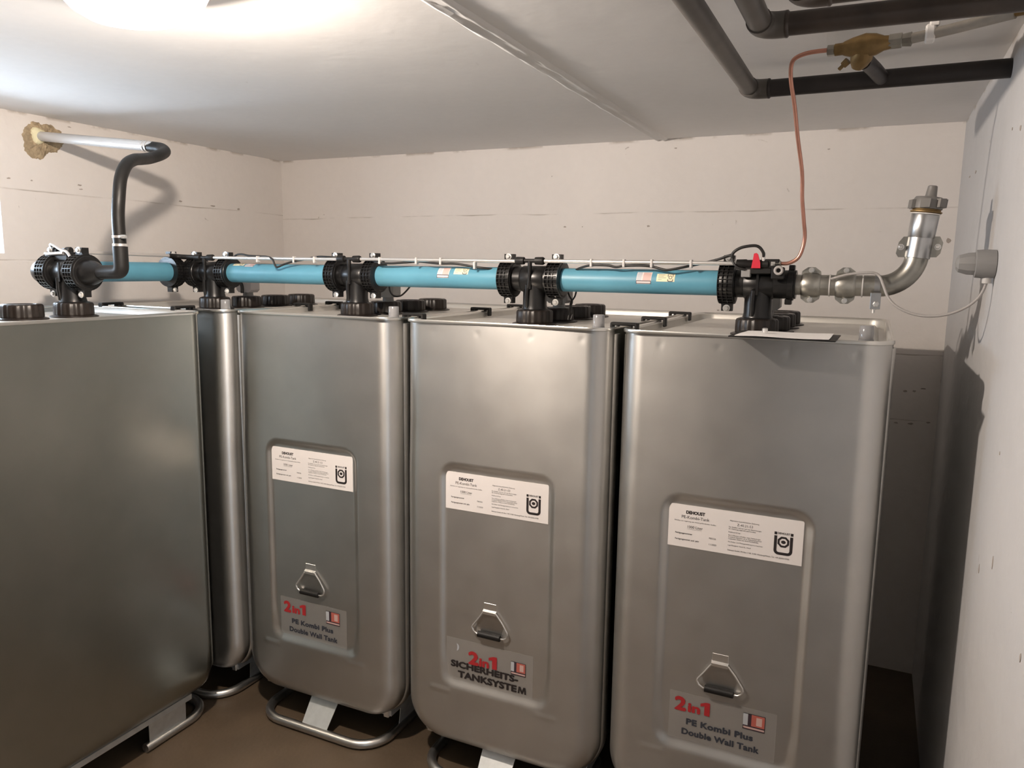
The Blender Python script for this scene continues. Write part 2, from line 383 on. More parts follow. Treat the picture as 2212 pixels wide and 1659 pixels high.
# ------------------------------------------------------------------ tanks
TW, TL, TOP, BOT = 0.371, 1.147, 1.650, 0.112      # half width, length, top, underside
RP, RB = 0.070, 0.155                               # plan corner radius, bottom corner radius
def outline(off=0.0, top=TOP, n=14):
    """U shape: down the left side, round the bottom, up the right side"""
    w = TW+off; r = RB+off; z0 = BOT-off; p = [(-w, top)]
    zs = z0+r
    for i in range(1, 7): p.append((-w, top+(zs-top)*i/7))
    for i in range(n+1):
        a = PI+PI/2*i/n; p.append((-w+r+math.cos(a)*r, zs+math.sin(a)*r))
    for i in range(n+1):
        a = 1.5*PI+PI/2*i/n; p.append((w-r+math.cos(a)*r, zs+math.sin(a)*r))
    for i in range(1, 7): p.append((w, zs+(top-zs)*i/7))
    p.append((w, top)); return p
def halfw(z):
    zs = BOT+RB
    if z >= zs: return TW
    return TW-RB+math.sqrt(max(0, RB*RB-(zs-z)**2))
def inside(x, z):
    zs = BOT+RB
    if z >= zs: return min(TW-abs(x), z-BOT) if abs(x) > TW-RB or True else 0
    ax = abs(x)
    if ax <= TW-RB: return z-BOT
    return RB-math.hypot(ax-(TW-RB), zs-z)
def sdist(x, z):
    zs = BOT+RB; ax = abs(x)
    if z >= zs: return min(TW-ax, z-BOT)
    if ax <= TW-RB: return z-BOT
    return max(0.0, RB-math.hypot(ax-(TW-RB), zs-z))
def rrect_d(x, z, cx, cz, hx, hz, r):
    qx = abs(x-cx)-hx+r; qz = abs(z-cz)-hz+r
    return math.hypot(max(qx, 0), max(qz, 0))+min(max(qx, qz), 0)-r
def smooth(t):
    t = max(0, min(1, t)); return t*t*(3-2*t)
def cap_y(x, z, detail):
    d = sdist(x, z); y = RP-math.sqrt(max(0, RP*RP-(RP-min(d, RP))**2))
    if detail:
        y += 0.0035*smooth((z-1.17)/.44)*min(1, max(0, z-1.17)/.44+.2) + 0.006*(x/TW)**2*smooth((z-1.10)/.2)
        y -= 0.004*smooth((d-.05)/.3)                                    # a little crown
        s = rrect_d(x, z, -.002, .760, .2145, .411, .058); wb_ = .021+.013*smooth((.5-z)/.1); bv_ = max(0, min(1, (s+wb_)/wb_)); bv_ = 1-(.6*bv_+.4*smooth(bv_))
        y += 0.0095*bv_ + 0.004*smooth((d-.05)/.3)*bv_
        for dx in (-.245, -.075, .115, .285):
            q = math.hypot((x-dx)/.008, (z-1.615)/.008); y += .0009*math.exp(-q*q)
        for lx in (-.214, .194):                                          # pressed ledges under the panel
            q = ((z-.333)/.006)**2 + (max(0, abs(x-lx)-.032)/.008)**2; y -= .0035*math.exp(-q)
    return y
def spaced(edge, span, mid_n, k=12):
    """samples crowded over the rounded edge of width RP, even in between; 0..span"""
    out = [RP*(1-math.cos(PI/2*i/k)) for i in range(k)]
    return out
def front_panel(detail=True, rear=False):
    mb = MB(); k = 12
    e = [RP*(1-math.cos(PI/2*i/k))/TW for i in range(k)]
    n = 96 if detail else 10
    us = [-1+v for v in e] + [(-1+RP/TW)+(2-2*RP/TW)*i/n for i in range(n+1)] + [1-v for v in reversed(e)]
    zr = [BOT+RP*(1-math.cos(PI/2*i/k)) for i in range(k)]
    nz = 190 if detail else 22
    zr += [BOT+RP+(TOP-BOT-RP)*i/nz for i in range(nz+1)]
    vs = []; fs = []; m = len(us)
    for z in zr:
        w = halfw(z)
        for u in us:
            x = u*w; y = cap_y(x, z, detail); vs.append((x, TL-y if rear else y, z))
    for i in range(len(zr)-1):
        for j in range(m-1): fs.append((i*m+j, i*m+j+1, (i+1)*m+j+1, (i+1)*m+j))
    return mb.add(vs, fs)
def body_shell():
    mb = MB(); p = outline(); n = len(p); ys = [RP, TL*.25, TL*.5, TL*.75, TL-RP]; vs = []; fs = []
    for y in ys: vs += [(x, y, z) for x, z in p]
    for i in range(len(ys)-1):
        for j in range(n-1): fs.append((i*n+j, i*n+j+1, (i+1)*n+j+1, (i+1)*n+j))
    mb.add(vs, fs); r = front_panel(False, True); mb.add(r.v, r.f); return mb
def flange(y):
    mb = MB(); sec = [(-.004, -.020), (.0005, -.018), (.0055, -.008), (.0075, -.002), (.0075, .017), (-.004, .019)]
    vs = []; fs = []; k = len(sec); p0 = None
    for off, dy in sec:
        p = outline(off, top=TOP-.018); p0 = len(p)
        vs += [(x, y+dy, z) for x, z in p]
    for a in range(k):
        b = (a+1) % k
        for j in range(p0-1): fs.append((a*p0+j, a*p0+j+1, b*p0+j+1, b*p0+j))
    fs.append(tuple(a*p0 for a in range(k))); fs.append(tuple(a*p0+p0-1 for a in range(k))); return mb.add(vs, fs)
def plan(off=0.0, n=10):
    w = TW+off; r = max(.004, RP+off); L0 = -off; L1 = TL+off; out = []
    for cx, cy, a0 in ((-w+r, L0+r, PI), (w-r, L0+r, 1.5*PI), (w-r, L1-r, 0), (-w+r, L1-r, PI/2)):
        for i in range(n+1):
            a = a0+PI/2*i/n; out.append((cx+math.cos(a)*r, cy+math.sin(a)*r))
    return out
def top_rim():
    mb = MB(); sec = [(.0030, -.006), (.0040, 0), (.0025, .0042), (-.002, .0045), (-.005, .001), (-.005, -.008)]
    vs = []; fs = []; k = len(sec); n = 0
    for off, dz in sec:
        p = plan(off); n = len(p); vs += [(x, y, TOP+dz) for x, y in p]
    for a in range(k):
        b = (a+1) % k
        for j in range(n):
            l = (j+1) % n; fs.append((a*n+j, a*n+l, b*n+l, b*n+j))
    return mb.add(vs, fs)
def tank_top():
    mb = MB(); vs = []; fs = []; lv = [(-.004, .001), (-.0115, -.003), (-.0125, -.030), (-.015, -.033), (-.034, -.033), (-.048, -.0185), (-.10, -.0185)]
    n = 0
    for off, dz in lv:
        p = plan(off); n = len(p); vs += [(x, y, TOP+dz) for x, y in p]
    for a in range(len(lv)-1):
        for j in range(n):
            l = (j+1) % n; fs.append((a*n+j, a*n+l, (a+1)*n+l, (a+1)*n+j))
    fs.append(tuple((len(lv)-1)*n+j for j in range(n))); return mb.add(vs, fs)
LIDZ = TOP-.0185
def base_loop(front):
    """one U-shaped floor tube under each end of the tank"""
    w = .287; r = .115; ye = -.024; pts = [(-w, .300, .0185)]
    for cx, a0 in ((-w+r, PI), (w-r, 1.5*PI)):
        for i in range(9):
            a = a0+PI/2*i/8; pts.append((cx+math.cos(a)*r, ye+r+math.sin(a)*r, .0185))
    pts.append((w, .300, .0185))
    if not front: pts = [(x, TL-.004-y, z) for x, y, z in pts]
    return MB().sweep(pts, .0175, 14)
def plate(a, b, c, d, th):
    """sheet through four corners, thickened along its normal"""
    a, b, c, d = map(Vector, (a, b, c, d)); n = (b-a).cross(d-a).normalized()*th
    return MB().add([a, b, c, d, a+n, b+n, c+n, d+n], [(0,3,2,1),(4,5,6,7),(0,1,5,4),(1,2,6,5),(2,3,7,6),(3,0,4,7)])
def crew_cap():
    mb = MB(); mb.lathe((0, 0, 0), (0, 0, 1), [(0, .080), (.004, .080), (.006, .0745), (.008, .067)], 36)
    n = 72; vs = []; fs = []
    prof = [(.008, .0655, 1), (.012, .0665, 1), (.046, .0655, 1), (.051, .0625, .6), (.053, .058, 0), (.053, .044, 0), (.0505, .042, 0), (.0505, .012, 0)]
    for h, r, g in prof:
        for i in range(n):
            q = i % 4; rr = r-(.0028*g if q in (0, 1) else 0); t = 2*PI*i/n; vs.append((rr*math.cos(t), rr*math.sin(t), h))
    for k in range(len(prof)-1):
        for i in range(n):
            j = (i+1) % n; fs.append((k*n+i, k*n+j, (k+1)*n+j, (k+1)*n+i))
    fs.append(tuple((len(prof)-1)*n+i for i in range(n))); return mb.add(vs, fs)
def logo_mesh(mb, x, z, s, y=0.0):
    """round-bottomed U with an octagon ring and two squares above; s = width"""
    def ring(o, i, closed=True):
        n = len(o); k = len(mb.v)
        mb.v += [(x+a*s, y, z+b*s) for a, b in o]+[(x+a*s, y, z+b*s) for a, b in i]
        mb.f += [(k+j, k+(j+1) % n, k+n+(j+1) % n, k+n+j) for j in range(n if closed else n-1)]
    def U(w, h, r):
        p = [(-w, h)]
        for i in range(9):
            a = PI+PI/2*i/8; p.append((-w+r+math.cos(a)*r, -.74+(.5-w)+r+math.sin(a)*r))
        for i in range(9):
            a = 1.5*PI+PI/2*i/8; p.append((w-r+math.cos(a)*r, -.74+(.5-w)+r+math.sin(a)*r))
        p.append((w, h)); return p
    ring(U(.5, .36, .26), U(.345, .36, .12), closed=False)
    oc = lambda r: [(r*math.cos(PI/8+PI/4*i), .02+r*math.sin(PI/8+PI/4*i)) for i in range(8)]
    ring(oc(.335), oc(.215)); mb.add([(x+.13*s*math.cos(PI/4*i), y, z+.02*s+.13*s*math.sin(PI/4*i)*.8) for i in range(8)], [tuple(range(8))]) if s > .03 else None
    for cx in (-.43, .43): mb.add([(x+(cx-.07)*s, y, z+.42*s), (x+(cx+.07)*s, y, z+.42*s), (x+(cx+.07)*s, y, z+.58*s), (x+(cx-.07)*s, y, z+.58*s)], [(0, 1, 2, 3)])
def flat(x0, x1, z0, z1, y=0.0): return [(x0, y, z0), (x1, y, z0), (x1, y, z1), (x0, y, z1)], [(0, 1, 2, 3)]
LINES_BLACK = [('DEHOUST', .0130, -.118, 1.1118, 'CENTER', .0007, .94), ('Fertigungsnummer', .0068, -.176, 1.0473, 'LEFT', .0001, 1.0),
    ('Fertigungsmonat und -jahr', .0068, -.176, 1.0283, 'LEFT', .0001, 1.0),
    ('Dehoust GmbH, PO Box 1140, 31581 Nienburg/Weser, Tel. +49 (0)5021/9700', .0060, -.020, 1.0185, 'LEFT', 0, .89), ('DEHOUST', .0078, .1335, 1.0915, 'CENTER', .0002, .95)]
LINES_GREY = [('PE-Kombi-Tank', .0130, -.118, 1.0965, 'CENTER', .0001, 1.0), ('Behälter zur Lagerung von wassergefährdenden Stoffen', .0052, -.118, 1.0865, 'CENTER', 0, 1.06),
    ('1000 Liter', .0112, -.118, 1.0680, 'CENTER', .0001, 1.0), ('700326', .0072, -.076, 1.0440, 'LEFT', 0, 1.0), ('11/2020', .0072, -.076, 1.0250, 'LEFT', 0, 1.0),
    ('Allgemeine bauaufsichtliche Zulassung', .0054, -.018, 1.1085, 'LEFT', 0, 1.0), ('Z-40.21-53', .0100, .026, 1.0965, 'CENTER', 0, 1.0)] + [(t_, .0054, -.020, z_, 'LEFT', 0, .90) for t_, z_ in
    (('Der Behälter darf nur nach den Bestimmungen', 1.0890), ('der Zulassung aufgestellt und betrieben', 1.0835), ('Prüfdruck 0,3 bar', 1.0735),
     ('Nur in Räumen aufstellen, keine Verbindungen', 1.0640), ('zu anderen Behältern als im Zulassungsbescheid', 1.0588), ('vorgesehen. Einbau nur durch Fachbetriebe.', 1.0536),
     ('Die Einbau- und Montageanleitung ist zu beachten', 1.0440), ('Lagerflüssigkeit: Heizöl EL, Diesel', 1.0335))]
def print_label(lab):
    for lines, mm in ((LINES_BLACK, 'ink'), (LINES_GREY, 'ink_grey')):
        for i, (t_, size, x, z, al, bo_, sx) in enumerate(lines):
            def mk():
                mb = MB(); text_into(mb, t_, size, x, z, al, bold=bo_, sx=sx); return mb
            part('text_line', mk, mm, lab, loc=(0, .0080, 0), key='txt%s%d' % (mm, i), smooth=0)
    part('underline', lambda: MB().add(*flat(-.140, -.098, 1.0645, 1.0652)), 'ink_grey', lab, loc=(0, .0080, 0), key='und', smooth=0)
    def lg():
        mb = MB(); logo_mesh(mb, .1335, 1.068, .051); return mb
    part('emblem', lg, 'ink', lab, loc=(0, .0080, 0), key='lblogo', smooth=0)
def picture(mbs, x0, z0, w, h, y=0.0):
    """little tank picture: grey strip, dark strip, red body, dark frame with a lower bar"""
    g, d, r, p = mbs; e = .0016
    g.add(*flat(x0, x0+w*.22, z0+h*.26, z0+h, y)); d.add(*flat(x0+w*.22, x0+w*.38, z0+h*.26, z0+h, y))
    r.add(*flat(x0+w*.38, x0+w-e, z0+h*.26, z0+h-e, y)); p.add(*flat(x0+w*.60, x0+w*.86, z0+h*.36, z0+h*.86, y-.0002))
    d.add(*flat(x0, x0+w, z0+h*.18, z0+h*.26, y)); d.add(*flat(x0, x0+w, z0, z0+h*.07, y)); p.add(*flat(x0+e, x0+w-e, z0+h*.07, z0+h*.18, y))
    d.add(*flat(x0+w-e, x0+w, z0, z0+h, y)); d.add(*flat(x0, x0+w, z0+h-e, z0+h, y)); d.add(*flat(x0, x0+e, z0, z0+h*.2, y))
def build_tank(cx, fy, label, slogan=None, sl=None, skip_cap=(0,), indicator=True):
    t = thing('oil_tank', label, 'tank', (cx, fy, 0), 'galvanised heating oil tanks')
    K = 'tank_'
    part('front_panel', front_panel, 'steel', t, key=K+'front', smooth=60)
    part('body_shell', body_shell, 'steel_side_shaded', t, key=K+'body', smooth=60)
    part('seam_flange', lambda: flange(RP+.018), 'steel_plain', t, key=K+'f1', smooth=40)
    part('top_rim', top_rim, 'rim', t, key=K+'rim', smooth=60)
    part('tank_top', tank_top, 'top', t, key=K+'top', smooth=40)
    for fr in (True, False): part('base_tube', lambda: base_loop(fr), 'steel_plain', t, key=K+'tube%d' % fr, smooth=60)
    for i, (y, s) in enumerate(((0, 1), (TL, -1))):
        part('foot_bracket', lambda: plate((-.065, y+s*.050, BOT+.003), (.065, y+s*.050, BOT+.003), (.060, y-s*.022, .030), (-.060, y-s*.022, .030), .003), 'zinc', t, key=K+'br%d' % i, smooth=0)
    for s in (-1, 1):
        part('side_rail', lambda: MB().box((s*.306-.004, .06, .118), (s*.306+.004, TL-.10, .140)).box((min(s*.24, s*.306), .06, .118), (max(s*.24, s*.306), TL-.10, .122)), 'zinc', t, key=K+'rail%d' % s, smooth=0)
        for q, yy in enumerate((.13, TL-.30)):
            part('foot_bracket', lambda: plate((s*.309, yy, .128), (s*.309, yy+.17, .128), (s*.289, yy+.185, .030), (s*.289, yy+.015, .030), .003), 'zinc', t, key=K+'sb%d%d' % (s, q), smooth=0)
        part('lug', lambda: MB().box((s*.290-.012, .052, .112), (s*.290+.012, .074, .160), .003), 'bolt', t, key=K+'lug%d' % s, smooth=0)
    # handle: welded plate with a folded tongue, wire bail and a dark grip
    def hinge():
        mb = MB(); mb.box((-.046, .0085, .658), (.002, .0120, .690), .001)
        mb.add([(-.047, .012, .668), (.003, .012, .668), (.003, .000, .661), (-.047, .000, .661), (-.047, .010, .658), (.003, .010, .658), (.003, .000, .652), (-.047, .000, .652)],
               [(0,1,2,3),(7,6,5,4),(3,2,6,7),(0,3,7,4),(1,5,6,2),(0,4,5,1)]); return mb
    part('handle_plate', hinge, 'bolt', t, key=K+'hinge', smooth=0)
    part('backing_plate', lambda: MB().prism([(-.046, .662), (.002, .662), (.030, .612), (.022, .584), (-.066, .584), (-.074, .612)], (0, .0092, 0), (1, 0, 0), (0, 0, 1), (0, .003, 0)), 'steel_plain', t, key=K+'bp', smooth=0)
    def bail():
        mb = MB(); pts = [(-.046, .002, .656), (-.066, .001, .626), (-.084, -.001, .602), (-.086, -.002, .596), (-.080, -.002, .584), (-.068, -.003, .577), (-.060, -.003, .576),
                          (.022, -.003, .576), (.036, -.003, .577), (.046, -.002, .583), (.050, -.002, .595), (.048, -.001, .603), (.026, .001, .634), (.003, .002, .660)]
        return mb.sweep(pts, .0030, 8)
    h = part('handle', bail, 'alu', t, key=K+'bail', smooth=60)
    part('grip', lambda: MB().lathe((-.063, -.003, .577), (1, 0, 0), [(0, .006), (.002, .0108), (.086, .0108), (.088, .006)], 14), 'black_matt', h, key=K+'grip')
    # rating label
    lab = part('rating_label', lambda: MB().box((-.198, .0084, 1.0065), (.186, .0100, 1.1375)), 'label', t, key=K+'label', smooth=0, label='white rating label with black print')
    print_label(lab)
    if slogan:
        x0, x1, z0, z1 = sl; w = x1-x0; hh = z1-z0; yy = .0074; k = K+slogan
        st = part('slogan_sticker', lambda: MB().add(*flat(x0, x1, z0, z1, .0080)), 'film', t, smooth=0, label='translucent sticker with red 2in1 lettering')
        pics = [MB(), MB(), MB(), MB()]
        red, blk = 'ink_red', ('ink_navy' if slogan == 'A' else 'ink')
        def tw(mm, s, h_, xa, xb, zb, bold, **kw):
            tmp = MB()
            if s == '1': tmp.add([(v[0]*h_, 0, zb+v[1]*h_) for v in ((.22, 0), (.52, 0), (.52, 1), (.30, 1), (.0, .84), (.0, .62), (.22, .70))], [(0, 1, 2, 3, 6), (3, 4, 5, 6)])
            else: text_into(tmp, s, h_*1.38, 0, zb, 'LEFT', bold=bold, **kw)
            xs = [v[0] for v in tmp.v]; a = min(xs); b = max(xs)
            o_ = MB().add([(x0+w*xa+(v[0]-a)/(b-a)*w*(xb-xa), v[1], v[2]) for v in tmp.v], tmp.f)
            part('text_line', o_, mm, st, loc=(0, yy-(.0004 if mm == 'ink_red' else 0), 0), smooth=0)
        if slogan == 'A':
            tw(red, '2', .043, .05, .165, z0+hh*.62, .0030); tw(red, 'in', .030, .180, .300, z0+hh*.625, .0018); tw(red, '1', .043, .300, .39, z0+hh*.62, .0032)
            tw(blk, 'PE Kombi Plus', .0195, .17, .80, z0+hh*.345, .0009, space=1.05); tw(blk, 'Double Wall Tank', .0195, .13, .86, z0+hh*.12, .0009, space=1.05)
            picture(pics, x0+w*.70, z0+hh*.56, w*.20, hh*.33)
        else:
            tw(red, '2', .046, .26, .385, z0+hh*.50, .0032); tw(red, 'in', .031, .388, .505, z0+hh*.50, .0018); tw(red, '1', .046, .500, .595, z0+hh*.50, .0034)
            tw(blk, 'SICHERHEITS-', .023, .05, .84, z0+hh*.345, .0015); tw(blk, 'TANKSYSTE', .024, .135, .825, z0+hh*.125, .0015)
            mm_ = [(0, 0), (.22, 0), (.24, .58), (.44, 0), (.60, 0), (.80, .58), (.82, 0), (1.04, 0), (.94, 1), (.70, 1), (.52, .42), (.34, 1), (.10, 1)]
            part('text_line', MB().add([(x0+w*.835+a_*w*.095/1.04, 0, z0+hh*.118+b_*.0245) for a_, b_ in mm_], [(0, 1, 2, 12), (12, 2, 11), (2, 3, 10, 11), (3, 4, 10), (4, 5, 9, 10), (5, 8, 9), (5, 6, 7, 8)]), 'ink', st, loc=(0, yy, 0), smooth=0)
            picture(pics, x0+w*.755, z0+hh*.50, w*.165, hh*.29)
            cr = MB(); n = 14
            vs = [(x0+w*.115+.012*math.cos(PI*.5-PI*i/n), 0, z0+hh*.80+.014*math.sin(PI*.5-PI*i/n)) for i in range(n+1)] + [(x0+w*.115+.004*math.cos(PI*.5-PI*i/n), 0, z0+hh*.80+.014*math.sin(PI*.5-PI*i/n)) for i in range(n+1)]
            cr.add(vs, [(i, i+1, n+2+i, n+1+i) for i in range(n)]); part('emblem', cr, 'pic_grey', st, loc=(0, yy, 0), smooth=0)
        for mb, mm in zip(pics, ('pic_grey', 'pic_dark', 'pic_red', 'pic_pink')): part('picture', mb, mm, st, loc=(0, yy, 0), smooth=0)
    for i, y in enumerate((.317, .502, .692, .882)):
        if i in skip_cap: continue
        part('screw_cap', crew_cap, 'black_cap', t, loc=(0, y, LIDZ), key=K+'cap', smooth=35)
    if indicator:
        g = part('level_indicator', lambda: MB().lathe((0, 0, 0), (0, 0, 1), [(0, .0215), (.006, .0215), (.007, .0195), (.019, .0195), (.020, .0185)], 24), 'clear_cap', t, loc=((.303 if cx > -2.5 else .268), .110, LIDZ), key=K+'ind')
        part('clear_dome', lambda: MB().lathe((0, 0, .020), (0, 0, 1), [(0, .0190), (.034, .0185), (.0365, .0165), (.0370, .004)], 24), 'clear', g, key=K+'dome')
        part('float', lambda: MB().lathe((0, 0, .015), (0, 0, 1), [(0, .012), (.012, .013), (.015, .006)], 16), 'greyplastic', g, key=K+'float')
    return t
TX = {1: -2.649, 2: -1.872, 3: -1.095, 4: -.318}; FY = 2.223; FY0 = .985
build_tank(TX[4], FY, 'tank nearest the right wall, with papers on its lid', 'A', (-.168, .150, .385, .541))
build_tank(TX[3], FY, 'tank with the SICHERHEITS-TANKSYSTEM sticker, second from the right wall', 'B', (-.192, .143, .371, .535))
build_tank(TX[2], FY, 'middle tank whose whole front and base tube are in view', 'A', (-.175, .146, .375, .533))
build_tank(TX[1], FY, 'back left tank mostly hidden behind the big side face of the foreground tank')
build_tank(-2.649, FY0, 'foreground left tank showing its long smooth side, black hose rising from it', skip_cap=(3,), indicator=False)

# black plastic clips bridging the rims of neighbouring tanks
def clip():
    mb = MB(); w = .044; b = .013; zt = TOP+.017
    mb.box((-w, -b, zt-.010), (w, b, zt), .003)
    for s in (-1, 1): mb.box((s*w-(.009 if s > 0 else 0), -b, TOP-.017), (s*w+(0 if s > 0 else .009), b, zt-.003), .002)
    for s in (-1, 1): mb.box((s*.021-.003, -b*.7, TOP-.010), (s*.021+.003, b*.7, zt-.006))
    return mb
clips = [(-.7065, 2.335, 'front'), (-.7065, 2.69, 'middle'), (-.7065, 3.09, 'rear')], [(-1.4835, 2.335, 'front'), (-1.4835, 2.85, 'middle'), (-1.4835, 3.20, 'rear')], [(-2.2605, 2.66, 'nearer'), (-2.2605, 2.875, 'farther')]
for row, who in zip(clips, ('the two rightmost tanks', 'the middle tank and the SICHERHEITS tank', 'the middle tank and the tank left of it')):
    for x, y, w in row:
        single('rim_clip', clip, 'black_matt', '%s black clip bridging the rims of %s' % (w, who), 'clip', 'black rim clips between tanks', loc=(x, y, 0), key='clip', smooth=0)
for x, w in ((-2.855, 'left'), (-2.445, 'right')):
    o = single('rim_clip', clip, 'black_matt', '%s black clip joining the foreground tank to the tank behind it' % w, 'clip', 'black rim clips between tanks', loc=(x, 2.1775, 0), key='clip', smooth=0)
    o.rotation_euler = (0, 0, PI/2); o.scale = (1.15, 1, 1)

# ------------------------------------------------------------------ manifold of tees and blue pipes
AZ, AY, AY0 = 1.7925, 2.540, 1.867
def ring_mb():
    """toothed clamp ring along X, centre at origin, with lugs above and below"""
    mb = MB(); mb.lathe((-.026, 0, 0), (1, 0, 0), [(0, .046), (.001, .058), (.006, .061), (.046, .061), (.051, .056), (.052, .046)], 40)
    for x in (-.024, -.010, .004, .022):
        mb.lathe((x-.0015, 0, 0), (1, 0, 0), [(0, .058), (.0004, .0652), (.0026, .0652), (.003, .058)], 40, caps=False)
    for i in range(30):
        t = 2*PI*i/30; c, s = math.cos(t), math.sin(t)
        mb.obox((-.001, c*.063, s*.063), (.0235, 0, 0), (0, -s*.0013, c*.0013), (0, c*.0026, s*.0026))
    for s in (-1, 1):
        poly = [(-.026, .055), (-.0165, .068), (-.0165, .088), (.0165, .088), (.0165, .068), (.026, .055)]
        mb.prism([(a, s*b) for a, b in poly], (0, -.014, 0), (1, 0, 0), (0, 0, 1), (0, .028, 0))
    return mb
def bolt_mb():
    mb = MB(); mb.lathe((0, -.0135, 0), (0, -1, 0), [(0, .0105), (.0015, .0105), (.0016, .0078), (.007, .0078), (.0085, .0062)], 6)
    mb.lathe((0, -.0135, 0), (0, -1, 0), [(0, .0115), (.0014, .0115)], 20); return mb
def ring(parent, x, y=0.0, z=0.0, along='X'):
    r = part('coupling_ring', ring_mb, 'black', parent, loc=(x, y, z), rot=(0, 0, PI/2 if along == 'Y' else 0), key='ring', smooth=35)
    for s in (-1, 1): part('bolt', bolt_mb, 'bolt', r, loc=(0, 0, s*.079), key='bolt', smooth=30)
    return r
def nut_mb():
    return crew_cap()
def riser_mb():
    mb = MB(); z0 = LIDZ+.050-AZ
    mb.lathe((0, 0, z0), (0, 0, 1), [(0, .055), (.004, .055), (.006, .046), (.020, .043), (-z0-.02, .042)], 32)
    mb.sweep([(-.012, -.040, z0+.012), (-.012, -.045, -.06), (-.010, -.046, -.02)], .0075, 10)
    return mb
def tee_body(xl, xr, mb=None):
    mb = MB(); mb.lathe((xl, 0, 0), (1, 0, 0), [(0, .0440), (abs(xr-xl), .0440)], 36)
    mb.lathe((-.046, 0, 0), (1, 0, 0), [(0, .0440), (.004, .0475), (.088, .0475), (.092, .0440)], 36)
    mb.obox((0, -.0465, 0), (.0035, 0, 0), (0, .003, 0), (0, 0, .034)); return mb
def vent_tee(parent, dx=0.0):
    """small black T on the bright tube, its stem running down to the tee"""
    mb = MB(); y = -.050; z = .064
    mb.sweep([(dx-.050, y, z), (dx+.050, y, z)], .0072, 14)
    for s in (-1, 1): mb.lathe((dx+s*.040, y, z), (s, 0, 0), [(-.020, .009), (-.018, .0130), (.010, .0138), (.014, .0115), (.016, .008)], 16)
    mb.sweep(catmull([(dx, y, z), (dx, y, z-.030), (dx-.002, y+.002, z-.060), (dx-.006, y+.003, z-.095)], 4), [.0078]*4+[.0060]*9, 12)
    return part('vent_connector', mb, 'black_matt', parent, smooth=45)
def tee(cx, cy, label, xl=-.092, xr=.092, rings=(-.100, .085), nutx=None, vent=True):
    t = thing('pipe_tee', label, 'pipe fitting', (cx, cy, AZ), 'black tees on the tank filling line')
    part('union_nut', nut_mb, 'black_cap', t, loc=(0, 0, LIDZ-AZ), key='tank_cap', smooth=35)
    part('riser', riser_mb, 'black', t, key='riser', smooth=50)
    part('tee_body', tee_body(xl, xr), 'black', t, smooth=45)
    for x in rings: ring(t, x)
    if vent: vent_tee(t)
    return t
tee(TX[3]-.010, AY, 'black pipe tee on the SICHERHEITS tank, second from the right')
tee(TX[2]-.010, AY, 'black pipe tee on the middle tank', rings=(-.095, .088))
t1 = tee(TX[1]-.005, AY, 'black pipe tee on the mostly hidden back left tank', rings=(-.098, .088))
t0 = tee(-2.649, AY0, 'black pipe tee on the foreground left tank, beside the rising hose', rings=(-.088, .066), xr=.08, vent=False)
t4 = tee(TX[4]-.017, AY, 'black pipe tee at the right end, with the red valve handle', xl=-.095, xr=.110, rings=(-.095,), vent=False)
# narrow clamp at the right end of the last tee
def endclamp():
    mb = MB(); mb.lathe((.086, 0, 0), (1, 0, 0), [(0, .044), (.001, .049), (.018, .049), (.019, .038)], 32)
    mb.box((.087, -.016, .044), (.104, .016, .060), .002); mb.box((.080, -.016, -.062), (.100, .016, -.044), .002); return mb
part('end_clamp', endclamp(), 'black', t4, smooth=40)
# blue pipes
def pipe_x(xa, xb, label):
    return single('filling_pipe', MB().lathe((xa, AY, AZ), (1, 0, 0), [(0, .0405), (xb-xa, .0405)], 48), 'blue', label, 'pipe', 'blue filling pipes', smooth=50)
PR = .0405
def pipe_thing(xa, xb, label):
    t = thing('filling_pipe', label, 'pipe', (xa, AY, AZ), 'blue filling pipes')
    part('pipe_body', MB().lathe((0, 0, 0), (1, 0, 0), [(0, PR), (xb-xa, PR)], 56), 'blue', t, smooth=50); return t
def wrap_patch(mb, x0, x1, a0, a1, r, skew=0.0, n=10):
    """sheet on the pipe surface; angle 0 = facing -Y, positive upwards"""
    vs = []; fs = []
    for i in range(n+1):
        a = math.radians(a0+(a1-a0)*i/n)
        for x in (x0, x1): vs.append((x+skew*i/n, -r*math.cos(a), r*math.sin(a)))
    for i in range(n): fs.append((2*i, 2*i+1, 2*i+3, 2*i+2))
    mb.add(vs, fs)
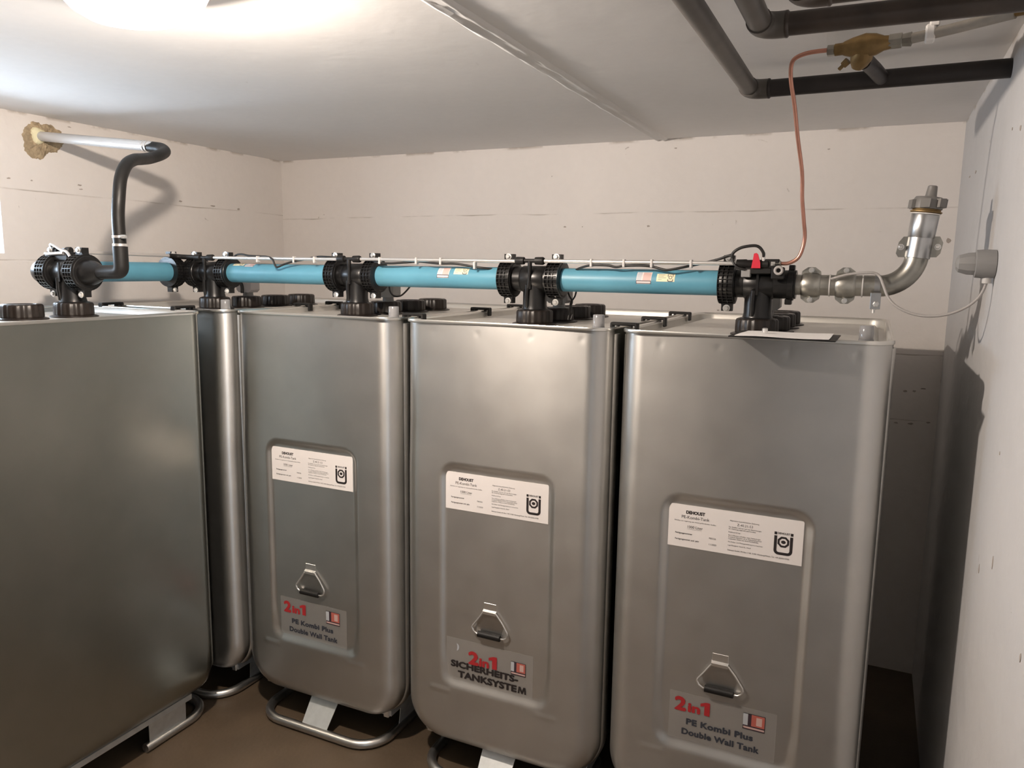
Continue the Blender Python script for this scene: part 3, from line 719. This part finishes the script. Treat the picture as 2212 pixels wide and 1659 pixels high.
def pipe_stickers(t, xs, a0, a1, b0, b1, cream_first=False):
    r = PR+.0006; w = .050; h = a1-a0
    g, d, p, pk = MB(), MB(), MB(), MB(); x0 = xs[0]
    wrap_patch(p, x0, x0+w, a0, a1, r, .002)
    wrap_patch(g, x0+.002, x0+.017, a0+h*.26, a1, r+.0003, .002); wrap_patch(pk, x0+.022, x0+w-.002, a0+h*.28, a1-h*.04, r+.0003, .002)
    wrap_patch(d, x0, x0+w, a0+h*.20, a0+h*.26, r+.0005); wrap_patch(d, x0, x0+w, a0+h*.03, a0+h*.07, r+.0005)
    wrap_patch(d, x0, x0+.0015, a0, a0+h*.26, r+.0005); wrap_patch(d, x0+w-.0015, x0+w, a0, a0+h*.26, r+.0005)
    s = part('picture_sticker', p, 'pic_pale', t, smooth=50, label='pinkish picture sticker')
    for mb, mm in ((g, 'pic_grey'), (pk, 'pic_pink'), (d, 'pic_dark')): part('print', mb, mm, s, smooth=50)
    c = MB(); k = MB(); x1 = xs[1]; wrap_patch(c, x1, x1+.060, b0, b1, r, .001)
    s = part('cream_sticker', c, 'cream', t, smooth=50, label='cream sticker with a dark emblem')
    lg = MB(); logo_mesh(lg, 0, 0, .019); hb = (b1-b0)
    def on(v):
        a = math.radians((b0+b1)/2)+v[2]/r; return (x1+.046+v[0], -(r+.0005)*math.cos(a), (r+.0005)*math.sin(a))
    k.add([on(v) for v in lg.v], lg.f); part('emblem', k, 'ink_grey', s, smooth=0)
    ln = MB()
    for q in range(4): wrap_patch(ln, x1+.006, x1+.006+(.022, .018, .026, .012)[q], b1-hb*(.18+.2*q), b1-hb*(.14+.2*q), r+.0004, n=2)
    part('print', ln, 'ink_grey', s, smooth=0)
p34 = pipe_thing(-1.022, -.415, 'blue filling pipe between the two rightmost tees')
pipe_stickers(p34, (.299, .367), -10, 48, 2, 40)
p23 = pipe_thing(-1.80, -1.19, 'blue filling pipe between the middle tank and the SICHERHEITS tank')
pipe_stickers(p23, (.312, .382), -2, 62, 18, 56)
p12 = pipe_thing(-2.565, -1.965, 'blue filling pipe left of the middle tank, stickers near its top')
pipe_stickers(p12, (.118, .050), 42, 92, 50, 92)
EX = -2.825
pp = thing('filling_pipe', 'blue filling pipe running back from the foreground tank along the left wall', 'pipe', (EX, 1.98, AZ), 'blue filling pipes')
part('pipe_body', MB().lathe((0, 0, 0), (0, 1, 0), [(0, PR), (.46, PR)], 48), 'blue', pp, smooth=50)
# elbows at the left ends
e0 = thing('pipe_elbow', 'black elbow turning the line back at the left end of the foreground tee', 'pipe fitting', (EX, AY0, AZ), 'black elbows of the filling line')
part('elbow_body', MB().sweep([(.07, 0, 0), (.05, 0, 0)]+bend((.045, 0, 0), (0, 0, 0), (0, .045, 0))+[(0, .06, 0), (0, .13, 0)], .0455, 28), 'black', e0, smooth=50)
ring(e0, 0, .11, 0, 'Y')
e1 = thing('pipe_elbow', 'black elbow joining the wall-side blue pipe to the back left tank', 'pipe fitting', (EX, AY, AZ), 'black elbows of the filling line')
part('elbow_body', MB().sweep([(.06, 0, 0), (.035, 0, 0)]+bend((.033, 0, 0), (0, 0, 0), (0, -.033, 0))+[(0, -.05, 0), (0, -.10, 0)], .0455, 28), 'black', e1, smooth=50)
ring(e1, 0, -.075, 0, 'Y')

# bright tubes above the pipes with their clips
TY, TZ = 2.490, 1.8565
def tube(xa, xb, label):
    return single('vent_tube', MB().cyl((xa, TY, TZ), (xb, TY, TZ-.002), .0068, 14), 'alu', label, 'tube', 'bright vent tubes above the pipes', smooth=50)
tube(-2.606, -1.930, 'bright thin tube above the pipe left of the middle tank')
tube(-1.834, -1.153, 'bright thin tube above the pipe left of the SICHERHEITS tank')
tube(-1.057, -.385, 'bright thin tube leading to the valve with the red handle')
single('vent_tube', MB().cyl((-2.80, 1.93, 1.868), (-2.80, 2.455, 1.862), .0068, 14), 'greycable', 'dull thin tube along the left wall behind the hose', 'tube', 'bright vent tubes above the pipes', smooth=50)
single('vent_hose', MB().sweep(catmull([(-2.80, 2.43, 1.862), (-2.795, 2.47, 1.860), (-2.76, 2.488, 1.858), (-2.70, 2.49, 1.857)], 5), .0105, 12), 'black_matt', 'short black hose joining the dull tube to the back left tee', 'hose', smooth=50)
def tie(x, z=TZ, y=TY, h=.014):
    return MB().box((x-.0042, y-.0095, z-h-.004), (x+.0042, y+.0095, z+.0085), .002)
tie_x = {'left of the middle tank': [(-2.349, -2.155, -2.05)], 'left of the SICHERHEITS tank': [(-1.735, -1.57, -1.464, -1.322)], 'left of the red handle': [(-.877, -.763, -.669, -.541)]}
ordn = ['first', 'second', 'third', 'fourth']
for where, (xs,) in tie_x.items():
    for i, x in enumerate(xs):
        dz = -.014 if abs(x+1.322) < .01 else 0
        single('cable_tie', tie(x, TZ+dz), 'clipgrey', '%s pale cable tie from the left on the bright tube %s' % (ordn[i], where), 'cable tie', 'pale ties on the bright tubes', smooth=0)
def cable(pts, label, r=.0042, m='cable', name='sensor_cable', n=6):
    return single(name, MB().sweep(catmull(pts, n), r, 8), m, label, 'cable', smooth=60)
cable([(-2.53, 2.53, 1.853), (-2.49, 2.51, 1.868), (-2.45, 2.50, 1.872), (-2.40, 2.495, 1.866), (-2.349, 2.502, 1.864), (-2.30, 2.495, 1.862), (-2.262, 2.480, 1.852), (-2.245, 2.476, 1.828), (-2.232, 2.476, 1.821), (-2.20, 2.478, 1.832), (-2.155, 2.487, 1.845), (-2.11, 2.500, 1.853), (-2.05, 2.504, 1.864), (-1.99, 2.50, 1.864), (-1.95, 2.52, 1.862)],
      'black sensor cable dipping over the blue pipe left of the middle tank')
cable([(-1.78, 2.505, 1.850), (-1.735, 2.490, 1.843), (-1.68, 2.488, 1.842), (-1.62, 2.496, 1.846), (-1.57, 2.505, 1.850), (-1.51, 2.49, 1.846), (-1.464, 2.488, 1.843), (-1.40, 2.490, 1.843), (-1.322, 2.496, 1.832), (-1.285, 2.51, 1.828), (-1.25, 2.54, 1.822)],
      'black sensor cable under the bright tube beside the SICHERHEITS tank')
cable([(-.955, 2.535, 1.823), (-.925, 2.51, 1.834), (-.877, 2.489, 1.844), (-.82, 2.487, 1.844), (-.79, 2.487, 1.839), (-.763, 2.488, 1.843), (-.71, 2.487, 1.845), (-.669, 2.489, 1.842), (-.63, 2.484, 1.833), (-.61, 2.484, 1.832), (-.57, 2.488, 1.840), (-.541, 2.50, 1.847), (-.50, 2.500, 1.856), (-.455, 2.495, 1.868), (-.415, 2.488, 1.882)],
      'black sensor cable under the bright tube left of the red handle')
cable([(-.455, 2.495, 1.868), (-.425, 2.484, 1.879), (-.408, 2.480, 1.876), (-.410, 2.474, 1.862), (-.395, 2.470, 1.843), (-.370, 2.475, 1.836)], 'black cable end hanging onto the right-end tee', r=.0036)
cable([(-.412, 2.474, 1.872), (-.408, 2.47, 1.888), (-.385, 2.470, 1.903), (-.350, 2.474, 1.909), (-.333, 2.478, 1.904), (-.321, 2.480, 1.888), (-.320, 2.483, 1.874)], 'looped black hose over the red valve handle', r=.0046, name='looped_hose', n=8)

# leak sensor boxes on the second screw caps
def sensor(cx, cy, lab, m='smoke', dx=.0):
    t = thing('sensor_box', lab, 'sensor', (cx+dx, cy, LIDZ+.0505), 'leak sensors on the screw caps')
    def bx():
        mb = MB(); poly = [(-.030, .020), (-.044, .032), (-.044, .078), (-.036, .082), (.036, .082), (.044, .078), (.044, .032), (.030, .020)]
        return mb.prism(poly, (0, -.028, 0), (1, 0, 0), (0, 0, 1), (0, .056, 0))
    part('housing', bx, M[m], t, key='sb'+m, smooth=0)
    part('neck', lambda: MB().lathe((0, 0, 0), (0, 0, 1), [(0, .040), (.004, .040), (.005, .024), (.021, .022)], 20), 'greyplastic', t, key='sneck')
    return t
S2 = FY+.502
sensor(TX[1], S2, 'smoky clear sensor box on the back left tank', 'smoke', .012)
sensor(TX[2], S2, 'grey sensor box behind the middle tee', 'greyplastic', .012)
sensor(TX[3], S2, 'grey sensor box behind the tee of the SICHERHEITS tank', 'greyplastic', .01)
sensor(TX[4], S2, 'grey sensor box hidden behind the right-end tee', 'greyplastic', -.012)
cable([(-2.640, 2.69, 1.70), (-2.636, 2.685, 1.735), (-2.645, 2.66, 1.78), (-2.66, 2.62, 1.81)], 'thick black lead of the smoky sensor box', r=.0075)
cable([(-1.835, 2.70, 1.775), (-1.822, 2.68, 1.735), (-1.79, 2.66, 1.712), (-1.75, 2.65, 1.712), (-1.70, 2.62, 1.735), (-1.66, 2.60, 1.765)], 'thin black lead sagging right of the middle tee', r=.0035)
cable([(-1.02, 2.62, 1.77), (-1.000, 2.61, 1.735), (-.985, 2.60, 1.715), (-.992, 2.60, 1.690), (-.995, 2.59, 1.650)], 'thin black lead crossing behind the SICHERHEITS tee, left strand', r=.0032)
cable([(-.975, 2.62, 1.77), (-.978, 2.61, 1.735), (-.992, 2.60, 1.705), (-.980, 2.60, 1.680), (-.985, 2.59, 1.650)], 'thin black lead crossing behind the SICHERHEITS tee, right strand', r=.0032)

# valve with red handle on the right end tee
v = thing('shutoff_valve', 'small black valve with a red handle on the right-end tee', 'valve', (-.343, 2.490, 1.853))
def vb():
    mb = MB(); mb.lathe((-.058, 0, 0), (1, 0, 0), [(0, .008), (.001, .0145), (.030, .0150), (.034, .0130), (.070, .0140), (.096, .0150), (.098, .010)], 20)
    mb.box((-.030, -.012, -.030), (.050, .016, -.010), .003); mb.box((.028, -.010, -.012), (.070, .012, .016), .002); return mb
part('valve_body', vb(), 'black_matt', v, smooth=40)
part('red_handle', MB().prism([(-.014, -.012), (.013, -.012), (.012, .004), (.004, .030), (-.001, .034), (-.008, .032), (-.011, .008)], (.004, -.020, 0), (1, 0, 0), (0, 0, 1), (0, .008, 0)), 'red', v, smooth=0)
part('hose_stub', MB().cyl((.023, -.006, .010), (.023, -.006, .036), .0055, 14), 'alu', v)
part('end_nut', MB().lathe((.046, 0, .002), (1, 0, 0), [(0, .0125), (.012, .0125), (.013, .009)], 8), 'bolt', v, smooth=20)
part('union_nut', MB().lathe((.056, 0, .002), (1, 0, 0), [(0, .009), (.001, .011), (.017, .011), (.019, .007)], 6), 'galv', v, smooth=20)
part('grey_block', MB().box((-.040, -.014, -.040), (-.012, .008, -.016), .002), 'greyplastic', v, smooth=0)
def washer():
    pts = [(.072+.0105*math.cos(2*PI*i/20), -.030, -.018+.0105*math.sin(2*PI*i/20)) for i in range(20)]
    return MB().sweep(pts, .0042, 8, closed=True)
part('washer', washer(), 'greycable', v, smooth=60)
part('mounting_lug', MB().box((.050, -.024, -.045), (.088, -.006, -.008), .003), 'black_matt', v, smooth=0)
# copper line up to the ceiling
single('copper_line', MB().sweep(catmull([(-.272, 2.49, 1.856), (-.245, 2.491, 1.858), (-.218, 2.49, 1.878), (-.206, 2.49, 1.930), (-.211, 2.475, 1.985), (-.218, 2.46, 2.045), (-.222, 2.44, 2.12), (-.236, 2.40, 2.21), (-.246, 2.36, 2.29), (-.254, 2.31, 2.345), (-.253, 2.28, 2.378), (-.242, 2.265, 2.394), (-.210, 2.260, 2.403), (-.165, 2.260, 2.405), (-.140, 2.262, 2.404)], 6), .0056, 12), 'copper',
       'thin copper line curving from the red-handled valve up to the ceiling', 'pipe', smooth=60)

# ------------------------------------------------------------------ galvanised fill pipe, right end
g = thing('fill_pipe', 'galvanised fill pipe sweeping up to a grey cap near the right wall', 'pipe', (-.235, AY, AZ))
def gp():
    pts = [(0, 0, 0), (.10, 0, 0), (.20, 0, .001), (.240, 0, .001)]
    R = .094; cx, cz = .240, .001+R
    for i in range(1, 13):
        a = math.radians(82*i/12); pts.append((cx+R*math.sin(a), 0, cz-R*math.cos(a)))
    pts += [(cx+R*.990+.0028*k, 0, cz-R*.14+.020*k) for k in (1, 2, 3)]
    return MB().sweep(pts, .0312, 32)
part('bent_pipe', gp(), 'galv', g, smooth=50)
def sleeve(x, w=.055):
    mb = MB(); mb.lathe((x-w/2, 0, 0), (1, 0, 0), [(0, .0325), (.003, .0345), (.008, .0372), (w/2, .0385), (w-.008, .0372), (w-.003, .0345), (w, .0325)], 36)
    for s in (-1, 1):
        poly = [(-.028, .031), (-.026, .042), (-.010, .054), (.010, .054), (.026, .042), (.028, .031)]
        mb.prism([(x+a, s*b) for a, b in poly], (0, -.009, 0), (1, 0, 0), (0, 0, 1), (0, .018, 0))
    return mb
for x in (.052, .150):
    s_ = part('pipe_coupling', sleeve(x), 'galv', g, smooth=40)
    for q in (-1, 1):
        part('bolt', MB().lathe((x, -.009, q*.045), (0, -1, 0), [(0, .0085), (.002, .0085), (.0021, .0062), (.011, .0055)], 8), 'bolt', s_, smooth=25)
for x in (.106, .197): part('wire_tie', MB().lathe((x-.002, 0, 0), (1, 0, 0), [(0, .0315), (.0003, .0335), (.0037, .0335), (.004, .0315)], 32, caps=False), 'clipgrey', g, smooth=40)
ax = Vector((.3345, 0, .088)); up = Vector((.10, 0, 1)).normalized()
part('clamp_collar', MB().lathe(ax-up*.005, up, [(0, .0315), (.001, .0338), (.058, .0338), (.059, .0315)], 32), 'galv_bright', g, smooth=40)
cc_ = part('clamp_half', MB().prism([(-.057, -.018), (-.049, -.029), (.049, -.029), (.057, -.018), (.059, .012), (.048, .030), (-.045, .030), (-.055, .014)], ax+up*.027+Vector((0, -.006, 0)), Vector((1, 0, 0)), up, Vector((0, .016, 0))), 'galv', g, smooth=0)
for s in (-1, 1):
    part('bolt', MB().lathe(ax+up*.027+Vector((s*.047, -.006, 0)), (0, -1, 0), [(0, .009), (.003, .009), (.0031, .0065), (.016, .006), (.018, .004)], 10), 'bolt', cc_, smooth=30)
part('upper_sleeve', MB().lathe(ax+up*.052, up, [(0, .033), (.004, .0355), (.064, .0368), (.068, .035)], 32), 'galv_bright', g, smooth=40)
part('seal_ring', MB().lathe(ax+up*.119, up, [(0, .034), (.0008, .0395), (.003, .0395), (.0038, .034)], 32), 'paper', g, smooth=40)
part('brass_thread', MB().lathe(ax+up*.122, up, [(0, .035), (.003, .0415), (.006, .0415), (.007, .0365), (.010, .0375), (.013, .0365), (.016, .0375), (.020, .036)], 32), 'brass', g, smooth=30)
def fillcap():
    mb = MB(); o = ax+up*.134
    mb.lathe(o, up, [(0, .037), (.001, .040), (.024, .040), (.034, .034), (.036, .012)], 28)
    for i in range(6):
        t = 2*PI*i/6+.35; c, s = math.cos(t), math.sin(t); u = Vector((c, s, 0)); w = Vector((-s, c, 0))
        mb.obox(o+u*.040+up*.015, u*.0085, w*.0125, up*.012)
    mb.lathe(o+up*.032+Vector((.004, 0, 0)), up, [(0, .018), (.006, .0150), (.032, .0125), (.034, .0098)], 20)
    return mb
part('cap', fillcap(), 'cast', g, smooth=35)
gc = thing('earthing_clamp', 'grey strap clamp hanging under the galvanised fill pipe', 'clamp', (.002, AY, AZ+.004))
part('strap', MB().lathe((-.008, 0, -.004), (1, 0, 0), [(0, .0315), (.0002, .0335), (.0158, .0335), (.016, .0315)], 32, caps=False).box((-.016, -.040, -.070), (.012, -.034, -.022), .001).box((-.016, -.018, -.070), (-.012, -.012, -.030)), 'galv_bright', gc, smooth=30)
part('bolt', MB().lathe((0, -.040, -.055), (0, -1, 0), [(0, .009), (.006, .009), (.008, .006)], 6), 'bolt', gc, smooth=20)
part('bolt', MB().lathe((-.006, -.030, -.064), (0, 0, -1), [(0, .008), (.008, .008), (.009, .004), (.018, .004)], 8), 'bolt', gc, smooth=20)
single('sensor_wire', MB().sweep(catmull([(-.125, 2.498, 1.812), (-.08, 2.497, 1.826), (-.03, 2.495, 1.832), (-.005, 2.497, 1.830), (.008, 2.494, 1.818), (.018, 2.48, 1.795), (.034, 2.47, 1.760), (.060, 2.465, 1.735), (.100, 2.46, 1.718), (.145, 2.455, 1.714), (.190, 2.45, 1.723), (.230, 2.445, 1.745), (.256, 2.44, 1.775), (.268, 2.44, 1.812), (.268, 2.44, 1.822)], 6), .0038, 8), 'greycable',
       'grey wire sagging from the fill pipe to the wall socket', 'cable', smooth=60)
pl = thing('wall_socket', 'round grey socket with a plug sticking out of the right wall', 'socket', (X1, 2.44, 1.860))
part('socket_ring', MB().lathe((0, 0, 0), (-1, 0, 0), [(0, .034), (.002, .0375), (.030, .0385), (.048, .037), (.050, .030)], 28), 'greyplastic', pl, smooth=40)
part('plug', MB().lathe((-.046, 0, 0), (-1, 0, 0), [(0, .032), (.020, .031), (.042, .024), (.048, .015), (.049, .006)], 10), 'greyplastic', pl, smooth=20)
part('gland', MB().cyl((-.018, 0, -.036), (-.018, 0, -.052), .011, 14), 'clipgrey', pl)

# ------------------------------------------------------------------ ceiling pipes
CZ = 2.385
def elbow_run(pts, corner, label, m1, m2, r=.0255, wall=True):
    t = thing('ceiling_pipe', label, 'pipe', (0, 0, CZ), 'dark pipes under the ceiling')
    a, b, c = pts
    part('long_leg', MB().sweep([a, Vector(b)+Vector((0, -.05, 0))], r, 24), m1, t, smooth=50)
    part('elbow', MB().sweep([Vector(b)+Vector((0, -.052, 0))]+bend(Vector(b)+Vector((0, -.045, 0)), b, Vector(b)+Vector((.045, 0, 0)))+[Vector(b)+Vector((.052, 0, 0))], r*1.13, 24), m1, t, smooth=50)
    part('short_leg', MB().sweep([Vector(b)+Vector((.05, 0, 0)), c], r, 24), m2, t, smooth=50)
    part('weld_bead', MB().lathe(Vector(b)+Vector((.048, 0, 0)), (1, 0, 0), [(0, r), (.003, r*1.15), (.008, r*1.16), (.012, r)], 24, caps=False), m2, t, smooth=50)
    return t
ta = elbow_run(((-.40, Y0, 0), (-.398, 2.555, 0), (X1+.02, 2.545, 0)), None, 'lower dark pipe with an elbow, nearest the back wall', 'oldgrey', 'oldpipe2')
elbow_run(((-.285, Y0, 0), (-.283, 1.925, 0), (X1+.02, 1.935, 0)), None, 'dark pipe with an elbow between two other ceiling pipes', 'oldgrey', 'oldpipe')
elbow_run(((-.185, Y0, .01), (-.185, 1.768, .01), (X1+.02, 1.772, .01)), None, 'uppermost dark pipe barely entering the top edge', 'oldpipe', 'oldpipe')
for x, y in ((-.25, 2.545), (.03, 2.545)): pass
bv = thing('brass_valve', 'tarnished brass valve in the copper line below the ceiling', 'valve', (-.075, 2.262, 2.408))
def brass():
    mb = MB(); mb.lathe((-.072, 0, -.004), (1, -.10, .02), [(0, .012), (.002, .0150), (.020, .0150), (.026, .018), (.045, .024), (.075, .030), (.100, .026), (.118, .018), (.135, .016)], 14)
    mb.lathe((.0, -.004, -.010), (-.25, .45, -.62), [(0, .026), (.020, .028), (.038, .022), (.050, .014)], 12); return mb
part('valve_body', brass(), 'brass', bv, smooth=30)
part('union_nut', MB().lathe((-.090, .001, -.004), (1, 0, 0), [(0, .009), (.002, .0145), (.026, .0145), (.028, .011)], 6), 'galv', bv, smooth=20)
part('union_nut', MB().lathe((.055, -.012, 0), (1, -.12, 0), [(0, .013), (.002, .0185), (.030, .0185), (.032, .015), (.052, .0175), (.054, .011)], 8), 'galv', bv, smooth=20)
part('bleed_screw', MB().lathe((-.038, .030, -.026), (-.6, .3, -.5), [(0, .010), (.016, .009), (.018, .005), (.030, .005)], 8), 'brass', bv, smooth=20)
single('branch_stub', MB().sweep([(-.078, 2.285, 2.375), (-.072, 2.33, 2.386), (-.052, 2.44, 2.388), (-.030, 2.555, 2.385)], .0205, 20), 'oldpipe2', 'short black stub from the brass valve to the lower ceiling pipe', 'pipe', smooth=50)
wp = thing('painted_pipe', 'thin overpainted pipe from the brass valve to the right wall', 'pipe', (0, 0, 0))
part('pipe_body', MB().sweep([(.025, 2.243, 2.408), (.12, 2.20, 2.411), (.235, 2.135, 2.414)], .0125, 16), 'whitepipe', wp, smooth=50)
part('bare_end', MB().sweep([(.232, 2.137, 2.414), (X1+.01, 2.118, 2.416)], .0085, 14), 'brass', wp, smooth=50)
part('pipe_clip', MB().box((.060, 2.205, 2.392), (.082, 2.245, 2.430), .004).box((.068, 2.20, 2.425), (.090, 2.222, H), .003), 'paper', wp, smooth=0)

# ------------------------------------------------------------------ vent pipe and hose on the left
single('vent_pipe', MB().cyl((X0-.02, 2.262, 2.374), (-2.705, 2.300, 2.298), .0205, 28), 'pvc', 'pale shiny vent pipe leaving the left wall below the ceiling', 'pipe', smooth=50)
hs = thing('vent_hose', 'black hose rising from the foreground tank and curling to the vent pipe', 'hose', (-2.384, 1.867, 1.90))
def hose():
    pts = [(-2.760, 2.298, 2.303), (-2.70, 2.300, 2.296), (-2.655, 2.298, 2.288), (-2.600, 2.265, 2.268), (-2.560, 2.205, 2.245), (-2.530, 2.13, 2.222), (-2.49, 2.06, 2.208), (-2.455, 2.00, 2.196), (-2.420, 1.94, 2.170), (-2.395, 1.895, 2.120), (-2.382, 1.872, 2.05), (-2.384, 1.866, 1.98), (-2.384, 1.867, 1.885)]
    return MB().sweep([Vector(p)-Vector((-2.384, 1.867, 1.90)) for p in catmull(pts, 7)], .0212, 24)
part('hose_body', hose(), 'rubber', hs, smooth=60)
for z in (-.010, .018):
    part('hose_clamp', MB().lathe((0, 0, z-.0045), (0, 0, 1), [(0, .0212), (.0003, .0236), (.0087, .0236), (.009, .0212)], 28, caps=False), 'alu', hs, smooth=40)
part('clamp_screw', MB().lathe((.022, -.010, .018), (1, 0, 0), [(0, .0075), (.018, .0070), (.022, .004)], 10), 'bolt', hs)
part('hose_clamp', MB().lathe(Vector((-2.745, 2.298, 2.3015))-Vector((-2.384, 1.867, 1.90)), (-.99, 0, .11), [(0, .0212), (.0003, .0236), (.0087, .0236), (.009, .0212)], 28, caps=False), 'alu', hs, smooth=40)
part('hose_clamp', MB().lathe(Vector((-2.728, 2.298, 2.2995))-Vector((-2.384, 1.867, 1.90)), (-.99, 0, .11), [(0, .0212), (.0003, .0236), (.0067, .0236), (.007, .0212)], 28, caps=False), 'alu', hs, smooth=40)
rd = thing('reducer_elbow', 'black reducing cone and elbow under the rising hose', 'pipe fitting', (-2.565, AY0, AZ))
part('cone', MB().lathe((0, 0, 0), (1, 0, 0), [(0, .050), (.001, .058), (.005, .058), (.007, .046), (.028, .0445), (.040, .041), (.062, .031), (.074, .0255)], 36), 'black', rd, smooth=50)
part('elbow', MB().sweep([(.068, 0, .002), (.13, 0, .004)]+bend((.160, 0, .005), (.181, 0, .005), (.181, 0, .026), 5)+[(.181, 0, .05), (.181, 0, .092)], .0245, 28), 'black_matt', rd, smooth=50)
# little valve block on top of the foreground tee
fb = thing('vent_connector_block', 'black connector with bright tubes and a red button on the foreground tee', 'valve', (-2.69, AY0, AZ+.052))
part('block', MB().box((-.045, -.022, -.012), (.055, .022, .020), .004).lathe((-.04, 0, .024), (1, 0, 0), [(0, .010), (.002, .013), (.022, .013), (.024, .009)], 14).lathe((.025, 0, .026), (1, 0, 0), [(0, .010), (.002, .0125), (.02, .0125), (.022, .009)], 14), 'black_matt', fb, smooth=30)
part('tube', MB().sweep(catmull([(-.060, -.022, .014), (-.045, -.026, .012), (.0, -.026, .014), (.04, -.024, .016)], 4), .0065, 12), 'alu', fb, smooth=60)
part('tube', MB().sweep(catmull([(-.060, .0, .030), (-.045, -.012, .046), (-.02, -.018, .044), (.02, -.020, .028), (.055, -.022, .020), (.075, -.022, -.002)], 5), .0052, 10), 'alu', fb, smooth=60)
part('tube_nut', MB().lathe((-.066, -.004, .026), (1, 0, 0), [(0, .008), (.001, .011), (.014, .011), (.015, .008)], 6), 'bolt', fb, smooth=20)
part('red_button', MB().lathe((-.052, -.020, -.004), (0, -1, 0), [(0, .007), (.006, .007), (.007, .004)], 12).box((-.068, -.024, -.008), (-.040, -.020, -.001)), 'red', fb)

# ------------------------------------------------------------------ papers on the right tank
tr = thing('paper_tray', 'thin dark folder lying on the front rim of the tank nearest the right wall', 'folder', (0, 0, 0))
def sheet(pts, th, wob=0.0, n=14):
    """quad sheet subdivided with a gentle wave"""
    a, b, c, d = map(Vector, pts); vs = []; fs = []
    for k in (0, 1):
        for i in range(n+1):
            for j in range(n+1):
                u, v_ = i/n, j/n; p = a*(1-u)*(1-v_)+b*u*(1-v_)+c*u*v_+d*(1-u)*v_
                p = p+Vector((0, 0, k*th+wob*(math.sin(u*7)*.5+math.sin(v_*5+u*3)*.5+u*u*.6))); vs.append(p)
    m = n+1; off = m*m
    for i in range(n):
        for j in range(n):
            q = (i*m+j, (i+1)*m+j, (i+1)*m+j+1, i*m+j+1); fs.append(q[::-1]); fs.append(tuple(z+off for z in q))
    bd = [(i, 0) for i in range(n)]+[(n, j) for j in range(n)]+[(n-i, n) for i in range(n)]+[(0, n-j) for j in range(n)]
    for k in range(len(bd)):
        p, q = bd[k], bd[(k+1) % len(bd)]; A, B = p[0]*m+p[1], q[0]*m+q[1]; fs.append((A, B, B+off, A+off))
    return MB().add(vs, fs)
FZ = TOP+.0056
part('cover', sheet([(-.352, 2.120, FZ), (-.084, 2.112, FZ), (-.080, 2.330, FZ), (-.348, 2.338, FZ)], .003), 'black_matt', tr, smooth=40)
single('paper_sheet', sheet([(-.336, 2.125, FZ+.0036), (-.100, 2.117, FZ+.0036), (-.098, 2.320, FZ+.0036), (-.330, 2.330, FZ+.0036)], .001, .0018), 'paper', 'white paper lying on the dark folder under the right-end tee', 'paper', smooth=60)
single('loose_nut', MB().lathe((-.272, 2.235, FZ+.0085), (0, 0, 1), [(0, .008), (.010, .008), (.012, .005)], 10), 'bolt', 'small metal nut lying on the white paper', 'nut', smooth=30)

# ------------------------------------------------------------------ ceiling lamp
LX, LY = -1.500, 1.245
lp = thing('ceiling_lamp', 'lit oval bulkhead lamp on the ceiling, top left', 'lamp', (LX, LY, H), rot=(0, 0, math.radians(14)))
def oval(a, b, prof, n=48):
    vs = []; fs = []
    for z, k in prof:
        for i in range(n):
            t = 2*PI*i/n; vs.append((a*k*math.cos(t), b*k*math.sin(t), z))
    for q in range(len(prof)-1):
        for i in range(n):
            j = (i+1) % n; fs.append((q*n+i, q*n+j, (q+1)*n+j, (q+1)*n+i))
    fs.append(tuple((len(prof)-1)*n+i for i in range(n))); fs.append(tuple(range(n))); return MB().add(vs, fs)
part('lamp_base', oval(.175, .135, [(-.0005, 1), (-.036, 1.0), (-.044, .965)]), 'lampbase', lp, smooth=40)
part('lamp_glass', oval(.165, .125, [(-.044, 1.0), (-.055, .99), (-.070, .94), (-.090, .82), (-.108, .62), (-.118, .34), (-.120, .05)]), 'lampglass', lp, smooth=60)
part('hinge', MB().box((.160, -.030, -.040), (.200, .030, -.0005), .004).lathe((.195, -.012, -.030), (1, 0, -.3), [(0, .010), (.03, .010)], 10).box((.165, .015, -.055), (.185, .028, -.030), .003), 'lampbase', lp, smooth=30)

bl = bpy.data.lights.new('lamp_bulb', 'POINT'); bl.energy = LAMP_WATTS; bl.color = (1.0, 0.865, 0.745); bl.shadow_soft_size = 0.035
bo = bpy.data.objects.new('lamp_bulb', bl); C.objects.link(bo); bo.parent = lp; bo.location = (.03, 0, -.054)
